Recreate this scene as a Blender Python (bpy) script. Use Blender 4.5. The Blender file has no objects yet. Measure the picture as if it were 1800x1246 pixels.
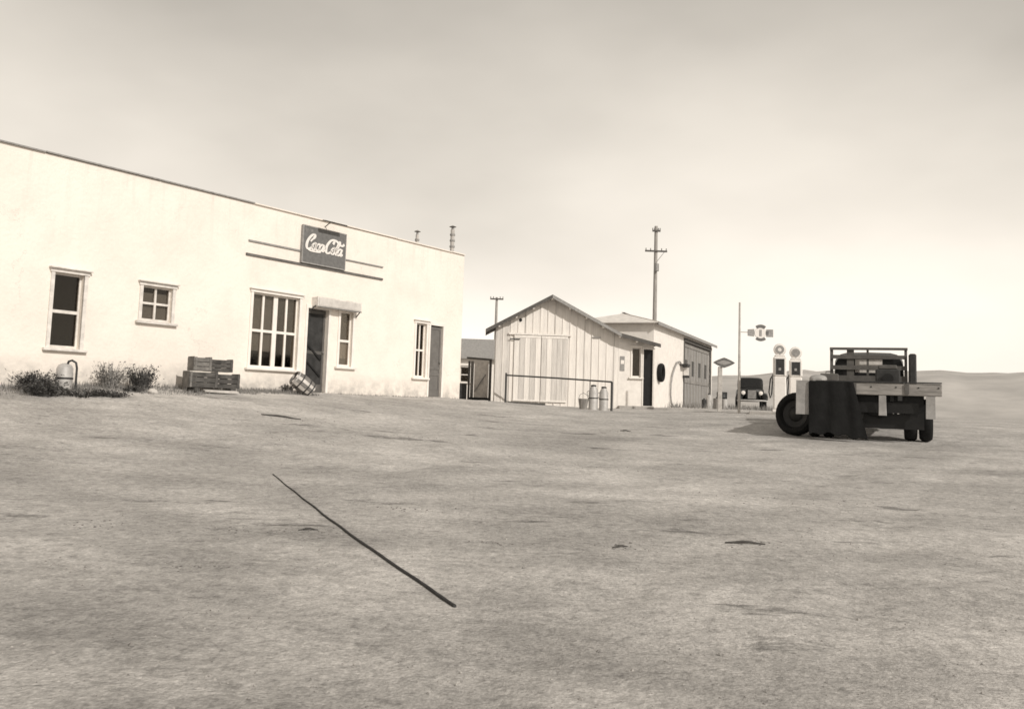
import bpy, math, random
import numpy as np
from mathutils import Vector, Matrix, noise
R = math.radians
random.seed(7)
S = bpy.context.scene
C = S.collection

# ------------------------------------------------------------------ camera
EYE = Vector((0, 0, 0.03))
pitch, roll = R(5.38), R(2.0)
fw = Vector((0, math.cos(pitch), math.sin(pitch)))
rt0 = Vector((1, 0, 0)); up0 = Vector((0, -math.sin(pitch), math.cos(pitch)))
rt = math.cos(roll) * rt0 + math.sin(roll) * up0
up = -math.sin(roll) * rt0 + math.cos(roll) * up0
cd = bpy.data.cameras.new('camera'); cam = bpy.data.objects.new('camera', cd); C.objects.link(cam)
cam.matrix_world = Matrix(((rt.x, up.x, -fw.x, EYE.x), (rt.y, up.y, -fw.y, EYE.y), (rt.z, up.z, -fw.z, EYE.z), (0, 0, 0, 1)))
cd.sensor_width = 36; cd.lens = 31.2; cd.shift_x = 50 / 1800; cd.shift_y = -66 / 1800
cd.clip_start = 0.05; cd.clip_end = 9000
S.camera = cam

# ------------------------------------------------------------------ light
SUN = Vector((0.53, -0.67, 0.52)).normalized()
el = math.asin(SUN.z); az = math.atan2(SUN.x, SUN.y)
W = bpy.data.worlds.new('World'); S.world = W; W.use_nodes = True
nt = W.node_tree; nt.nodes.clear()
out = nt.nodes.new('ShaderNodeOutputWorld'); bg = nt.nodes.new('ShaderNodeBackground')
sky = nt.nodes.new('ShaderNodeTexSky'); sky.sky_type = 'NISHITA'; sky.sun_disc = False
sky.sun_elevation = el; sky.sun_rotation = az; sky.air_density = 1.0; sky.dust_density = 1.0; sky.ozone_density = 0.4
bw = nt.nodes.new('ShaderNodeRGBToBW')
gam = nt.nodes.new('ShaderNodeMath'); gam.operation = 'POWER'; gam.inputs[1].default_value = 0.22
# thin high cloud, soft
tc = nt.nodes.new('ShaderNodeTexCoord'); mp = nt.nodes.new('ShaderNodeMapping')
mp.inputs['Scale'].default_value = (1.2, 1.2, 2.6); mp.inputs['Rotation'].default_value = (0.5, 0.35, 0.3)
nz = nt.nodes.new('ShaderNodeTexNoise'); nz.inputs['Scale'].default_value = 1.5; nz.inputs['Detail'].default_value = 5; nz.inputs['Roughness'].default_value = 0.45
mr = nt.nodes.new('ShaderNodeMapRange'); mr.inputs['From Min'].default_value = 0.35; mr.inputs['From Max'].default_value = 0.68
mr.inputs['To Min'].default_value = 0.76; mr.inputs['To Max'].default_value = 1.10
mu = nt.nodes.new('ShaderNodeMath'); mu.operation = 'MULTIPLY'
tint = nt.nodes.new('ShaderNodeMix'); tint.data_type = 'RGBA'; tint.blend_type = 'MULTIPLY'
tint.inputs[0].default_value = 1.0; tint.inputs[7].default_value = (1.0, 0.925, 0.82, 1)
L = nt.links.new
L(sky.outputs[0], bw.inputs[0]); L(bw.outputs[0], gam.inputs[0]); L(gam.outputs[0], mu.inputs[0])
L(tc.outputs['Generated'], mp.inputs[0]); L(mp.outputs[0], nz.inputs['Vector']); L(nz.outputs[0], mr.inputs[0]); L(mr.outputs[0], mu.inputs[1])
# bright haze towards the horizon, deeper overhead, the same all round
sx = nt.nodes.new('ShaderNodeSeparateXYZ'); hr = nt.nodes.new('ShaderNodeMapRange'); hr.interpolation_type = 'SMOOTHSTEP'
hr.inputs['From Min'].default_value = 0.0; hr.inputs['From Max'].default_value = 0.62; hr.inputs['To Min'].default_value = 4.9; hr.inputs['To Max'].default_value = 2.9
m2 = nt.nodes.new('ShaderNodeMath'); m2.operation = 'MULTIPLY'
L(tc.outputs['Generated'], sx.inputs[0]); L(sx.outputs[2], hr.inputs[0]); L(mu.outputs[0], m2.inputs[0]); L(hr.outputs[0], m2.inputs[1])
L(m2.outputs[0], tint.inputs[6]); L(tint.outputs[2], bg.inputs[0]); L(bg.outputs[0], out.inputs[0])
bg.inputs[1].default_value = 0.15
sd = bpy.data.lights.new('sun', 'SUN'); sun = bpy.data.objects.new('sun', sd); C.objects.link(sun)
sd.energy = 2.9; sd.angle = R(0.6); sd.color = (1.0, 0.95, 0.88)
sun.rotation_euler = SUN.to_track_quat('Z', 'Y').to_euler(); sun.location = (20, -20, 20)
S.view_settings.view_transform = 'Standard'; S.view_settings.look = 'None'
S.view_settings.gamma = 1; S.view_settings.use_curve_mapping = False
S.view_settings.exposure = 0.06
S.cycles.filter_width = 1.6
S.cycles.max_bounces = 5; S.cycles.transparent_max_bounces = 12

# ------------------------------------------------------------------ materials
def mat(name, col, rough=0.8, amt=0.15, scale=6.0, bump=0.2, metal=0.0, dark=None, stretch=(1, 1, 1), bscale=None, spec=0.3, detail=6, lo=0.35, hi=0.65):
    m = bpy.data.materials.new(name); m.use_nodes = True
    t = m.node_tree; p = t.nodes['Principled BSDF']
    p.inputs['Roughness'].default_value = rough; p.inputs['Metallic'].default_value = metal
    p.inputs['Specular IOR Level'].default_value = spec
    co = t.nodes.new('ShaderNodeTexCoord'); ma = t.nodes.new('ShaderNodeMapping'); ma.inputs['Scale'].default_value = stretch
    oi = t.nodes.new('ShaderNodeObjectInfo'); ad = t.nodes.new('ShaderNodeVectorMath'); ad.operation = 'ADD'
    sc = t.nodes.new('ShaderNodeVectorMath'); sc.operation = 'SCALE'; sc.inputs[3].default_value = 13.7
    cm = t.nodes.new('ShaderNodeCombineXYZ')
    for i in range(3): t.links.new(oi.outputs['Random'], cm.inputs[i])
    t.links.new(cm.outputs[0], sc.inputs[0]); t.links.new(co.outputs['Object'], ad.inputs[0]); t.links.new(sc.outputs[0], ad.inputs[1])
    t.links.new(ad.outputs[0], ma.inputs[0])
    n = t.nodes.new('ShaderNodeTexNoise'); n.inputs['Scale'].default_value = scale; n.inputs['Detail'].default_value = detail; n.inputs['Roughness'].default_value = 0.62
    r = t.nodes.new('ShaderNodeMapRange'); r.inputs['From Min'].default_value = lo; r.inputs['From Max'].default_value = hi
    x = t.nodes.new('ShaderNodeMix'); x.data_type = 'RGBA'
    d = dark if dark else tuple(c * (1 - amt * 2) for c in col)
    x.inputs[6].default_value = (*d, 1); x.inputs[7].default_value = (*col, 1)
    t.links.new(ma.outputs[0], n.inputs['Vector']); t.links.new(n.outputs[0], r.inputs[0]); t.links.new(r.outputs[0], x.inputs[0])
    t.links.new(x.outputs[2], p.inputs['Base Color'])
    if bump:
        n2 = t.nodes.new('ShaderNodeTexNoise'); n2.inputs['Scale'].default_value = bscale or scale * 5; n2.inputs['Detail'].default_value = 4
        t.links.new(ma.outputs[0], n2.inputs['Vector'])
        b = t.nodes.new('ShaderNodeBump'); b.inputs['Strength'].default_value = bump; b.inputs['Distance'].default_value = 0.02
        t.links.new(n2.outputs[0], b.inputs['Height']); t.links.new(b.outputs[0], p.inputs['Normal'])
    return m
def g(v, w=1.0): return (v, v * (1 - 0.055 * w), v * (1 - 0.115 * w))
M = {}
M['stucco'] = mat('white_stucco', g(.83, 1.4), .9, .05, 1.1, .5, bscale=14, lo=.3, hi=.6)
M['white'] = mat('white_paint', g(.84), .7, .06, 5, .15)
M['trim'] = mat('weathered_white_trim', g(.76), .75, .14, 7, .25)
M['board'] = mat('worn_white_board', g(.86), .85, .10, 3, .35, stretch=(4, 4, .35), dark=g(.72))
M['boardgray'] = mat('bare_gray_board', g(.70), .88, .14, 3, .4, stretch=(4, 4, .35), dark=g(.54))
M['garage'] = mat('gray_garage_plank', g(.34), .88, .2, 3, .4, stretch=(4, 4, .35), dark=g(.18))
M['garagedk'] = mat('dark_frame_wood', g(.12), .85, .15, 6, .2)
M['wood'] = mat('dark_crate_wood', g(.11), .85, .2, 5, .35, dark=g(.045))
M['woodlt'] = mat('pale_crate_wood', g(.22), .85, .2, 5, .35, dark=g(.12))
M['plank'] = mat('pale_plank', g(.62), .8, .12, 5, .3)
M['rail'] = mat('dark_iron_rail', g(.07, .3), .6, .15, 20, .1)
M['metal'] = mat('dull_metal', g(.33, .5), .5, .15, 9, .1, metal=.5)
M['dkmetal'] = mat('dark_sooty_metal', g(.045, .2), .5, .2, 9, .1)
M['black'] = mat('black_paint', g(.014, .2), .42, .2, 8, .05)
M['rubber'] = mat('tyre_rubber', g(.013, .1), .9, .2, 14, .3)
M['tarp'] = mat('dark_canvas', g(.012, .1), .95, .2, 5, .4)
M['canvas'] = mat('pale_canvas', g(.36, .6), .95, .12, 6, .3)
M['sill'] = mat('weathered_bed_wood', g(.34), .85, .15, 5, .35, stretch=(.5, 4, 4), dark=g(.19))
M['shingle'] = mat('weathered_roofing', g(.17), .9, .2, 7, .4)
M['rooflt'] = mat('pale_metal_roof', g(.78), .6, .1, 4, .15)
M['signdk'] = mat('sign_field_paint', g(.17, .4), .55, .12, 12, .05)
M['signwh'] = mat('sign_letter_paint', g(.80, .8), .55, .05, 9, .0)
M['signgr'] = mat('sign_gray_paint', g(.16, .5), .6, .15, 12, .05)
M['signmid'] = mat('sign_mid_gray_paint', g(.34, .6), .6, .15, 12, .05)
M['shade'] = mat('window_blind_cloth', g(.30, .6), .95, .08, 3, .1)
M['shadelt'] = mat('pale_curtain_cloth', g(.72), .95, .06, 3, .1)
M['screen'] = mat('screen_door_mesh', g(.05, .3), .8, .3, 3.5, .1, dark=g(.02, .3))
M['screenlt'] = mat('faded_door_paint', g(.17), .8, .12, 4, .1)
M['drum'] = mat('galvanised_can', g(.50, .6), .55, .12, 7, .1, metal=.2)
M['pump'] = mat('white_enamel', g(.80, .8), .4, .04, 8, .0)
M['pole'] = mat('haze_paled_pole', g(.42), .9, .2, 8, .3, stretch=(3, 3, .3))  # pale tone stands in for haze over the distant poles
M['polelt'] = mat('pale_painted_pole', g(.55), .8, .15, 8, .2)
M['concrete'] = mat('concrete', g(.42), .9, .12, 5, .3)
M['stone'] = mat('pale_stone', g(.5), .9, .2, 8, .3)
M['weed'] = mat('dry_weed', g(.12, .6), .9, .3, 3, 0, dark=g(.06, .6))
M['grass'] = mat('dry_grass', g(.28, .8), .9, .3, 1.2, 0, dark=g(.15, .8))
M['weedlt'] = mat('pale_dry_weed', g(.26, .8), .9, .3, 3, 0, dark=g(.13, .6))
M['cable'] = mat('dark_cable', g(.05, .3), .7, .2, 9, .2)
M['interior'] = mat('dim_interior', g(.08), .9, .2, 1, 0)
M['hill'] = mat('far_hill', g(.52, .9), .95, .10, .02, 0, dark=g(.36, .8), detail=12)  # light tone puts the distance haze into the hill colour
M['dome'] = mat('lamp_glass', g(.85), .2, .02, 3, 0)

def glass_mat(name, tintc, refl):
    m = bpy.data.materials.new(name); m.use_nodes = True; t = m.node_tree; t.nodes.clear()
    o = t.nodes.new('ShaderNodeOutputMaterial'); mx = t.nodes.new('ShaderNodeMixShader')
    tr = t.nodes.new('ShaderNodeBsdfTransparent'); tr.inputs[0].default_value = (*tintc, 1)
    gl = t.nodes.new('ShaderNodeBsdfGlossy'); gl.inputs['Roughness'].default_value = 0.06; gl.inputs[0].default_value = (.8, .75, .68, 1)
    fr = t.nodes.new('ShaderNodeFresnel'); fr.inputs[0].default_value = refl
    nn = t.nodes.new('ShaderNodeTexNoise'); nn.inputs['Scale'].default_value = 2.5
    b = t.nodes.new('ShaderNodeBump'); b.inputs['Strength'].default_value = .05
    co = t.nodes.new('ShaderNodeTexCoord'); t.links.new(co.outputs['Object'], nn.inputs['Vector'])
    t.links.new(nn.outputs[0], b.inputs['Height']); t.links.new(b.outputs[0], gl.inputs['Normal'])
    t.links.new(fr.outputs[0], mx.inputs[0]); t.links.new(tr.outputs[0], mx.inputs[1]); t.links.new(gl.outputs[0], mx.inputs[2])
    t.links.new(mx.outputs[0], o.inputs[0]); return m
def base_stain(m):
    "mud splash above the ground and rain streaks below the coping, in the store's own height"
    t = m.node_tree; p = t.nodes['Principled BSDF']; src = p.inputs['Base Color'].links[0].from_socket
    co = t.nodes.new('ShaderNodeTexCoord'); sx = t.nodes.new('ShaderNodeSeparateXYZ'); t.links.new(co.outputs['Object'], sx.inputs[0])
    def n(scale, st):
        a = t.nodes.new('ShaderNodeMapping'); a.inputs['Scale'].default_value = st; k = t.nodes.new('ShaderNodeTexNoise'); k.inputs['Scale'].default_value = scale; k.inputs['Detail'].default_value = 6; k.inputs['Roughness'].default_value = .65
        t.links.new(co.outputs['Object'], a.inputs[0]); t.links.new(a.outputs[0], k.inputs['Vector']); return k
    def mth(op, a, b):
        k = t.nodes.new('ShaderNodeMath'); k.operation = op; k.use_clamp = True
        for i, v in enumerate((a, b)):
            if isinstance(v, float): k.inputs[i].default_value = v
            else: t.links.new(v, k.inputs[i])
        return k.outputs[0]
    def mr_(v, a, b, c, d):
        k = t.nodes.new('ShaderNodeMapRange')
        for nme, q in (('From Min', a), ('From Max', b), ('To Min', c), ('To Max', d)): k.inputs[nme].default_value = q
        t.links.new(v, k.inputs[0]); return k.outputs[0]
    low = mr_(sx.outputs[2], 0.0, .55, 1.0, 0.0); spl = mth('MULTIPLY', low, mr_(n(4.0, (1, 1, 1)).outputs[0], .38, .62, .15, 1.0))
    hi = mr_(sx.outputs[2], 2.4, 4.2, 0.0, 1.0); stk = mth('MULTIPLY', hi, mr_(n(3.0, (2.2, 2.2, .18)).outputs[0], .52, .72, 0.0, .7))
    fac = mth('MAXIMUM', mth('MULTIPLY', spl, .8), mth('MULTIPLY', stk, .3))
    crack = t.nodes.new('ShaderNodeTexVoronoi'); crack.feature = 'DISTANCE_TO_EDGE'; crack.inputs['Scale'].default_value = .55
    w = n(2.5, (1, 1, 1)); va = t.nodes.new('ShaderNodeVectorMath'); va.operation = 'ADD'; t.links.new(co.outputs['Object'], va.inputs[0]); t.links.new(w.outputs['Color'], va.inputs[1]); t.links.new(va.outputs[0], crack.inputs['Vector'])
    cf = mth('MULTIPLY', mr_(crack.outputs[0], 0.0, .006, .45, 0.0), mr_(n(.7, (1, 1, 1)).outputs[0], .5, .62, 0.0, 1.0))
    fac = mth('MAXIMUM', fac, cf)
    x = t.nodes.new('ShaderNodeMix'); x.data_type = 'RGBA'; t.links.new(fac, x.inputs[0]); t.links.new(src, x.inputs[6]); x.inputs[7].default_value = (*g(.36), 1); t.links.new(x.outputs[2], p.inputs['Base Color'])
base_stain(M['stucco'])
M['glass'] = glass_mat('window_glass', (.75, .73, .7), 1.42)

# ------------------------------------------------------------------ mesh builder
class MB:
    def __init__(s): s.v = []; s.f = []; s.smooth = []
    def add(s, vs, fs, sm=False):
        n = len(s.v); s.v += [tuple(p) for p in vs]; s.f += [tuple(i + n for i in f) for f in fs]; s.smooth += [sm] * len(fs); return s
    def box(s, x0, x1, y0, y1, z0, z1, rot=None, piv=None):
        vs = [Vector((x, y, z)) for z in (z0, z1) for y in (y0, y1) for x in (x0, x1)]
        if rot:
            pv = Vector(piv) if piv else Vector(((x0 + x1) / 2, (y0 + y1) / 2, (z0 + z1) / 2))
            m = rot if isinstance(rot, Matrix) else Matrix.Rotation(rot[0], 3, rot[1])
            vs = [m @ (p - pv) + pv for p in vs]
        return s.add(vs, [(0, 2, 3, 1), (4, 5, 7, 6), (0, 1, 5, 4), (2, 6, 7, 3), (0, 4, 6, 2), (1, 3, 7, 5)])
    def bev(s, x0, x1, y0, y1, z0, z1, b=.01):
        "box with chamfered upright and level edges"
        X = [(x0 + b, x1 - b), (x0, x1)]; vs = []; fs = []
        def ring(z, i):
            k = b if i else 0
            return [(x0 + b + k, y0 + k, z), (x1 - b - k, y0 + k, z), (x1 - k, y0 + b + k, z), (x1 - k, y1 - b - k, z), (x1 - b - k, y1 - k, z), (x0 + b + k, y1 - k, z), (x0 + k, y1 - b - k, z), (x0 + k, y0 + b + k, z)]
        rs = [ring(z0, 1), ring(z0 + b, 0), ring(z1 - b, 0), ring(z1, 1)]
        for r in rs: vs += r
        fs.append(tuple(reversed(range(8)))); fs.append(tuple(range(24, 32)))
        for k in range(3):
            for i in range(8):
                j = (i + 1) % 8; fs.append((k * 8 + i, k * 8 + j, k * 8 + 8 + j, k * 8 + 8 + i))
        return s.add(vs, fs)
    def prism(s, poly, a0, a1, axis='y', sm=False):
        n = len(poly)
        def P(p, a): return (p[0], a, p[1]) if axis == 'y' else ((a, p[0], p[1]) if axis == 'x' else (p[0], p[1], a))
        vs = [P(p, a0) for p in poly] + [P(p, a1) for p in poly]
        fs = [tuple(range(n)), tuple(reversed(range(n, 2 * n)))]
        s.add(vs, fs); k = len(s.v) - 2 * n
        for i in range(n):
            j = (i + 1) % n; s.f.append((k + i, k + n + i, k + n + j, k + j)); s.smooth.append(sm)
        return s
    def tube(s, pts, r, n=8, cap=True, flat=1.0):
        pts = [Vector(p) for p in pts]; rs = r if isinstance(r, (list, tuple)) else [r] * len(pts); vs = []; fs = []
        pu = None
        for i, p in enumerate(pts):
            d = (pts[min(i + 1, len(pts) - 1)] - pts[max(i - 1, 0)]).normalized()
            a = pu if pu is not None else (Vector((0, 0, 1)) if abs(d.z) < .9 else Vector((1, 0, 0)))
            x = d.cross(a).normalized(); y = x.cross(d).normalized(); pu = y
            for k in range(n):
                t = 2 * math.pi * k / n; vs.append(p + x * math.cos(t) * rs[i] + y * math.sin(t) * rs[i] * flat)
        for i in range(len(pts) - 1):
            for k in range(n):
                j = (k + 1) % n; fs.append((i * n + k, i * n + j, i * n + n + j, i * n + n + k))
        s.add(vs, fs, True)
        if cap: s.add([], []); b = len(s.v) - len(vs); s.f += [tuple(b + k for k in reversed(range(n))), tuple(b + len(vs) - n + k for k in range(n))]; s.smooth += [False, False]
        return s
    def lathe(s, prof, c=(0, 0, 0), axis=(0, 0, 1), n=20):
        ax = Vector(axis).normalized(); a = Vector((0, 0, 1)) if abs(ax.z) < .9 else Vector((1, 0, 0))
        x = ax.cross(a).normalized(); y = ax.cross(x); c = Vector(c); vs = []; fs = []
        for (r, h) in prof:
            for k in range(n):
                t = 2 * math.pi * k / n; vs.append(c + ax * h + (x * math.cos(t) + y * math.sin(t)) * max(r, 1e-4))
        for i in range(len(prof) - 1):
            for k in range(n):
                j = (k + 1) % n; fs.append((i * n + k, i * n + j, i * n + n + j, i * n + n + k))
        return s.add(vs, fs, True)
    def mesh(s, name):
        me = bpy.data.meshes.new(name); me.from_pydata(s.v, [], s.f); me.polygons.foreach_set('use_smooth', s.smooth)
        me.update(); return me
def fixn(me):
    import bmesh
    b = bmesh.new(); b.from_mesh(me); bmesh.ops.recalc_face_normals(b, faces=b.faces); b.to_mesh(me); b.free()
def obj(name, mb, m, parent=None, loc=None, rot=None, **kw):
    me = mb.mesh(name) if isinstance(mb, MB) else mb
    if isinstance(mb, MB): fixn(me); me.materials.append(m)
    o = bpy.data.objects.new(name, me); C.objects.link(o)
    if any(me.polygons[i].use_smooth for i in range(0, len(me.polygons), max(1, len(me.polygons) // 9 or 1))):
        md = o.modifiers.new('edges', 'EDGE_SPLIT'); md.split_angle = R(40)
    if parent: o.parent = parent
    if loc: o.location = loc
    if rot: o.rotation_euler = rot
    for k, v in kw.items(): o[k] = v
    return o
def thing(name, label, cat, loc=(0, 0, 0), rz=0.0, group=None):
    o = bpy.data.objects.new(name, None); C.objects.link(o); o.location = loc; o.rotation_euler = (0, 0, rz); o.empty_display_size = .2
    o['label'] = label; o['category'] = cat
    if group: o['group'] = group
    return o
def tag(o, label, cat, group=None):
    o['label'] = label; o['category'] = cat
    if group: o['group'] = group
    return o
def copy_tree(o, parent=None):
    c = o.copy(); C.objects.link(c)
    if parent: c.parent = parent
    for ch in list(o.children): copy_tree(ch, c)
    return c

# ------------------------------------------------------------------ terrain
CP = np.array([(0, 0, -1.12), (-9, 13.5, -.25), (-8.6, 15.6, 0.0), (-6.6, 17.6, 0.04), (-3.6, 21.2, .03), (-.5, 25.6, .04), (.5, 31, .0), (4.3, 29.4, -.20), (2.5, 30, -.10),
      (6.3, 31.6, -.04), (9.2, 27, -.07), (7.5, 18, -.52), (10.5, 17, -.55), (0, 20, -.34), (0, 12, -.78), (-5, 12, -.66), (5, 12, -.82), (9, 10, -.85), (-10, 6, -.95), (10, 4, -1.08),
      (15, 20, -.4), (15, 30, -.1), (0, 40, 0), (10, 42, 0.05), (-15, 25, .05), (-15, 10, -.5), (0, -10, -1.3), (-12, -6, -1.2), (12, -8, -1.25), (7.5, 36, .02), (20, 8, -.9), (20, 45, 0), (-8, 42, .05)], float)
def tps(r2): return r2 * np.log(r2 + 1e-9) * .5
def _fit():
    n = len(CP); X = CP[:, :2]; K = tps(((X[:, None] - X[None]) ** 2).sum(-1)) + np.eye(n) * 3.0
    P = np.c_[np.ones(n), X]; A = np.zeros((n + 3, n + 3)); A[:n, :n] = K; A[:n, n:] = P; A[n:, :n] = P.T
    return np.linalg.solve(A, np.r_[CP[:, 2], 0, 0, 0])
TW = _fit()
def gz_arr(x, y):
    x = np.asarray(x, float); y = np.asarray(y, float)
    xc = np.clip(x, -22, 26); yc = np.clip(y, -12, 52)
    z = TW[-3] + TW[-2] * xc + TW[-1] * yc
    for i in range(len(CP)): z = z + TW[i] * tps((xc - CP[i, 0]) ** 2 + (yc - CP[i, 1]) ** 2)
    d = np.hypot(x - 2, y - 20); w = np.clip((d - 24) / 30, 0, 1); w = w * w * (3 - 2 * w)
    return z * (1 - w) + (-.25) * w
def gz(x, y): return float(gz_arr(x, y))
#ENDTERRAIN
def axis_vals(lo, hi, step, far):
    a = list(np.arange(lo, hi + 1e-6, step)); s = step; v = hi
    while v < far: s *= 1.22; v += s; a.append(v)
    s = step; v = lo
    while v > -far: s *= 1.22; v -= s; a.insert(0, v)
    return np.array(a)
xs = axis_vals(-13, 17, .11, 4500); ys = axis_vals(1.5, 33, .11, 4500)
XX, YY = np.meshgrid(xs, ys); ZZ = gz_arr(XX, YY)
rng = np.random.RandomState(3)
def vnoise(X, Y, sc, seed):
    r = np.random.RandomState(seed).rand(256, 256); x = X * sc + 1000; y = Y * sc + 1000; xi = np.floor(x).astype(int); yi = np.floor(y).astype(int); fx = x - xi; fy = y - yi
    fx = fx * fx * (3 - 2 * fx); fy = fy * fy * (3 - 2 * fy); xi %= 256; yi %= 256; x1 = (xi + 1) % 256; y1 = (yi + 1) % 256
    return (r[yi, xi] * (1 - fx) + r[yi, x1] * fx) * (1 - fy) + (r[y1, xi] * (1 - fx) + r[y1, x1] * fx) * fy - .5
near = np.exp(-(np.hypot(XX - 2, YY - 16) / 30) ** 4)
DET = near * (.026 * vnoise(XX, YY, .55, 1) + .020 * vnoise(XX, YY * 1.4, 1.7, 2) + .014 * vnoise(XX, YY, 4.1, 4) + .006 * rng.rand(*XX.shape))
# shallow wheel ruts running from the near left towards the pumps
for off, dep in ((0.0, .026), (1.45, .024), (4.3, .02), (5.8, .018), (9.2, .022), (10.6, .02)):
    line = (XX + 7 - off) - (YY - 6) * .62 + 1.2 * np.sin(YY * .16)
    DET -= near * dep * np.exp(-(line / .16) ** 2) * (.5 + vnoise(XX, YY, .4, 9))
# the packed strip the cable lies on is smoother
_a = np.array([-2.27, 9.95]); _d = np.array([2.17, -5.15]); _L = np.hypot(*_d); _d = _d / _L
_t = np.clip((XX - _a[0]) * _d[0] + (YY - _a[1]) * _d[1], 0, _L); _q = np.hypot(XX - _a[0] - _t * _d[0], YY - _a[1] - _t * _d[1])
DET = DET * (1 - .85 * np.exp(-(_q / .35) ** 2))
ZZ = ZZ + DET
nx, ny = len(xs), len(ys)
me = bpy.data.meshes.new('ground')
vco = np.stack([XX, YY, ZZ], -1).reshape(-1, 3).astype(np.float32)
ii = np.arange(nx * ny).reshape(ny, nx); q = np.stack([ii[:-1, :-1], ii[:-1, 1:], ii[1:, 1:], ii[1:, :-1]], -1).reshape(-1, 4)
me.vertices.add(nx * ny); me.vertices.foreach_set('co', vco.ravel())
me.loops.add(q.size); me.loops.foreach_set('vertex_index', q.ravel().astype(np.int32))
me.polygons.add(len(q)); me.polygons.foreach_set('loop_start', (np.arange(len(q)) * 4).astype(np.int32)); me.polygons.foreach_set('use_smooth', np.ones(len(q), bool))
me.update(calc_edges=True)

def ground_mat():
    m = bpy.data.materials.new('packed_dirt'); m.use_nodes = True; t = m.node_tree; p = t.nodes['Principled BSDF']
    p.inputs['Roughness'].default_value = .95; p.inputs['Specular IOR Level'].default_value = .15
    co = t.nodes.new('ShaderNodeTexCoord')
    def nz(sc, det=5, st=(1, 1, 1), ro=.6):
        a = t.nodes.new('ShaderNodeMapping'); a.inputs['Scale'].default_value = st; a.inputs['Rotation'].default_value = (0, 0, .12)
        n = t.nodes.new('ShaderNodeTexNoise'); n.inputs['Scale'].default_value = sc; n.inputs['Detail'].default_value = det; n.inputs['Roughness'].default_value = ro
        t.links.new(co.outputs['Object'], a.inputs[0]); t.links.new(a.outputs[0], n.inputs['Vector']); return n
    def rng_(n, a, b, c, d):
        r = t.nodes.new('ShaderNodeMapRange'); r.inputs['From Min'].default_value = a; r.inputs['From Max'].default_value = b; r.inputs['To Min'].default_value = c; r.inputs['To Max'].default_value = d
        t.links.new(n.outputs[0], r.inputs[0]); return r
    def mul(a, b):
        k = t.nodes.new('ShaderNodeMath'); k.operation = 'MULTIPLY'; t.links.new(a.outputs[0], k.inputs[0]); t.links.new(b.outputs[0], k.inputs[1]); return k
    a = rng_(nz(.16, 4), .35, .65, .84, 1.08)
    b = rng_(nz(.9, 6, (1, 1.6, 1)), .3, .7, .78, 1.14)
    c = rng_(nz(14, 8), .3, .7, .72, 1.18)
    d = rng_(nz(1.3, 7, (.55, 1.8, 1), .7), .32, .40, .45, 1.0)      # scattered damp and trodden dark marks
    e = rng_(nz(60, 4), .3, .7, .75, 1.2)
    f = rng_(nz(.5, 7, (.8, 1.4, 1), .6), .33, .60, .80, 1.05)
    h = rng_(nz(4.5, 6, (1, 1.3, 1), .7), .30, .46, .72, 1.0)
    k = mul(mul(mul(a, b), mul(c, e)), mul(mul(f, h), d))
    x = t.nodes.new('ShaderNodeMix'); x.data_type = 'RGBA'; x.blend_type = 'MULTIPLY'; x.inputs[0].default_value = 1; x.inputs[6].default_value = (*g(.53, .8), 1)
    t.links.new(k.outputs[0], x.inputs[7]); t.links.new(x.outputs[2], p.inputs['Base Color'])
    vo = t.nodes.new('ShaderNodeTexVoronoi'); vo.inputs['Scale'].default_value = 26; t.links.new(co.outputs['Object'], vo.inputs['Vector'])
    gv = t.nodes.new('ShaderNodeSeparateColor'); t.links.new(vo.outputs['Color'], gv.inputs[0])
    sp = rng_(gv, 0.0, 1.0, .78, 1.16); sz_ = t.nodes.new('ShaderNodeMapRange'); sz_.inputs['From Min'].default_value = .25; sz_.inputs['From Max'].default_value = .5; sz_.inputs['To Min'].default_value = 1; sz_.inputs['To Max'].default_value = 0; t.links.new(vo.outputs['Distance'], sz_.inputs[0])
    mg = t.nodes.new('ShaderNodeMix'); t.links.new(sz_.outputs[0], mg.inputs[0]); mg.inputs[2].default_value = 1.0; t.links.new(sp.outputs[0], mg.inputs[3])
    k2 = t.nodes.new('ShaderNodeMath'); k2.operation = 'MULTIPLY'; t.links.new(k.outputs[0], k2.inputs[0]); t.links.new(mg.outputs[0], k2.inputs[1]); t.links.new(k2.outputs[0], x.inputs[7])
    bp = t.nodes.new('ShaderNodeBump'); bp.inputs['Strength'].default_value = .5; bp.inputs['Distance'].default_value = .03
    s = t.nodes.new('ShaderNodeMath'); s.operation = 'ADD'; t.links.new(nz(9, 8).outputs[0], s.inputs[0]); t.links.new(nz(45, 4).outputs[0], s.inputs[1])
    t.links.new(s.outputs[0], bp.inputs['Height']); t.links.new(bp.outputs[0], p.inputs['Normal']); return m
me.materials.append(ground_mat())
go = bpy.data.objects.new('ground', me); C.objects.link(go); go['kind'] = 'structure'

# low hill beyond the pumps
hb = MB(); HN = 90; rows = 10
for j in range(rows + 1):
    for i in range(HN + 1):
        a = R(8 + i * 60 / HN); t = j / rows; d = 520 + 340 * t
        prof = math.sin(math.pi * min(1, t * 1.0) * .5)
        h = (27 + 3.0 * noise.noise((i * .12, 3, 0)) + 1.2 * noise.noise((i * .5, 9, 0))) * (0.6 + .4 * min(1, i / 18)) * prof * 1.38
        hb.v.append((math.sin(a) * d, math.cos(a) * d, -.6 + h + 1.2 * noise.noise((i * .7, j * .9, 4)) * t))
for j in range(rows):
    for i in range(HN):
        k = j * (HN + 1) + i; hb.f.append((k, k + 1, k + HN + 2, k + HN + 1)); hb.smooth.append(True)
obj('hill', hb, M['hill'], kind='structure')

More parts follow.
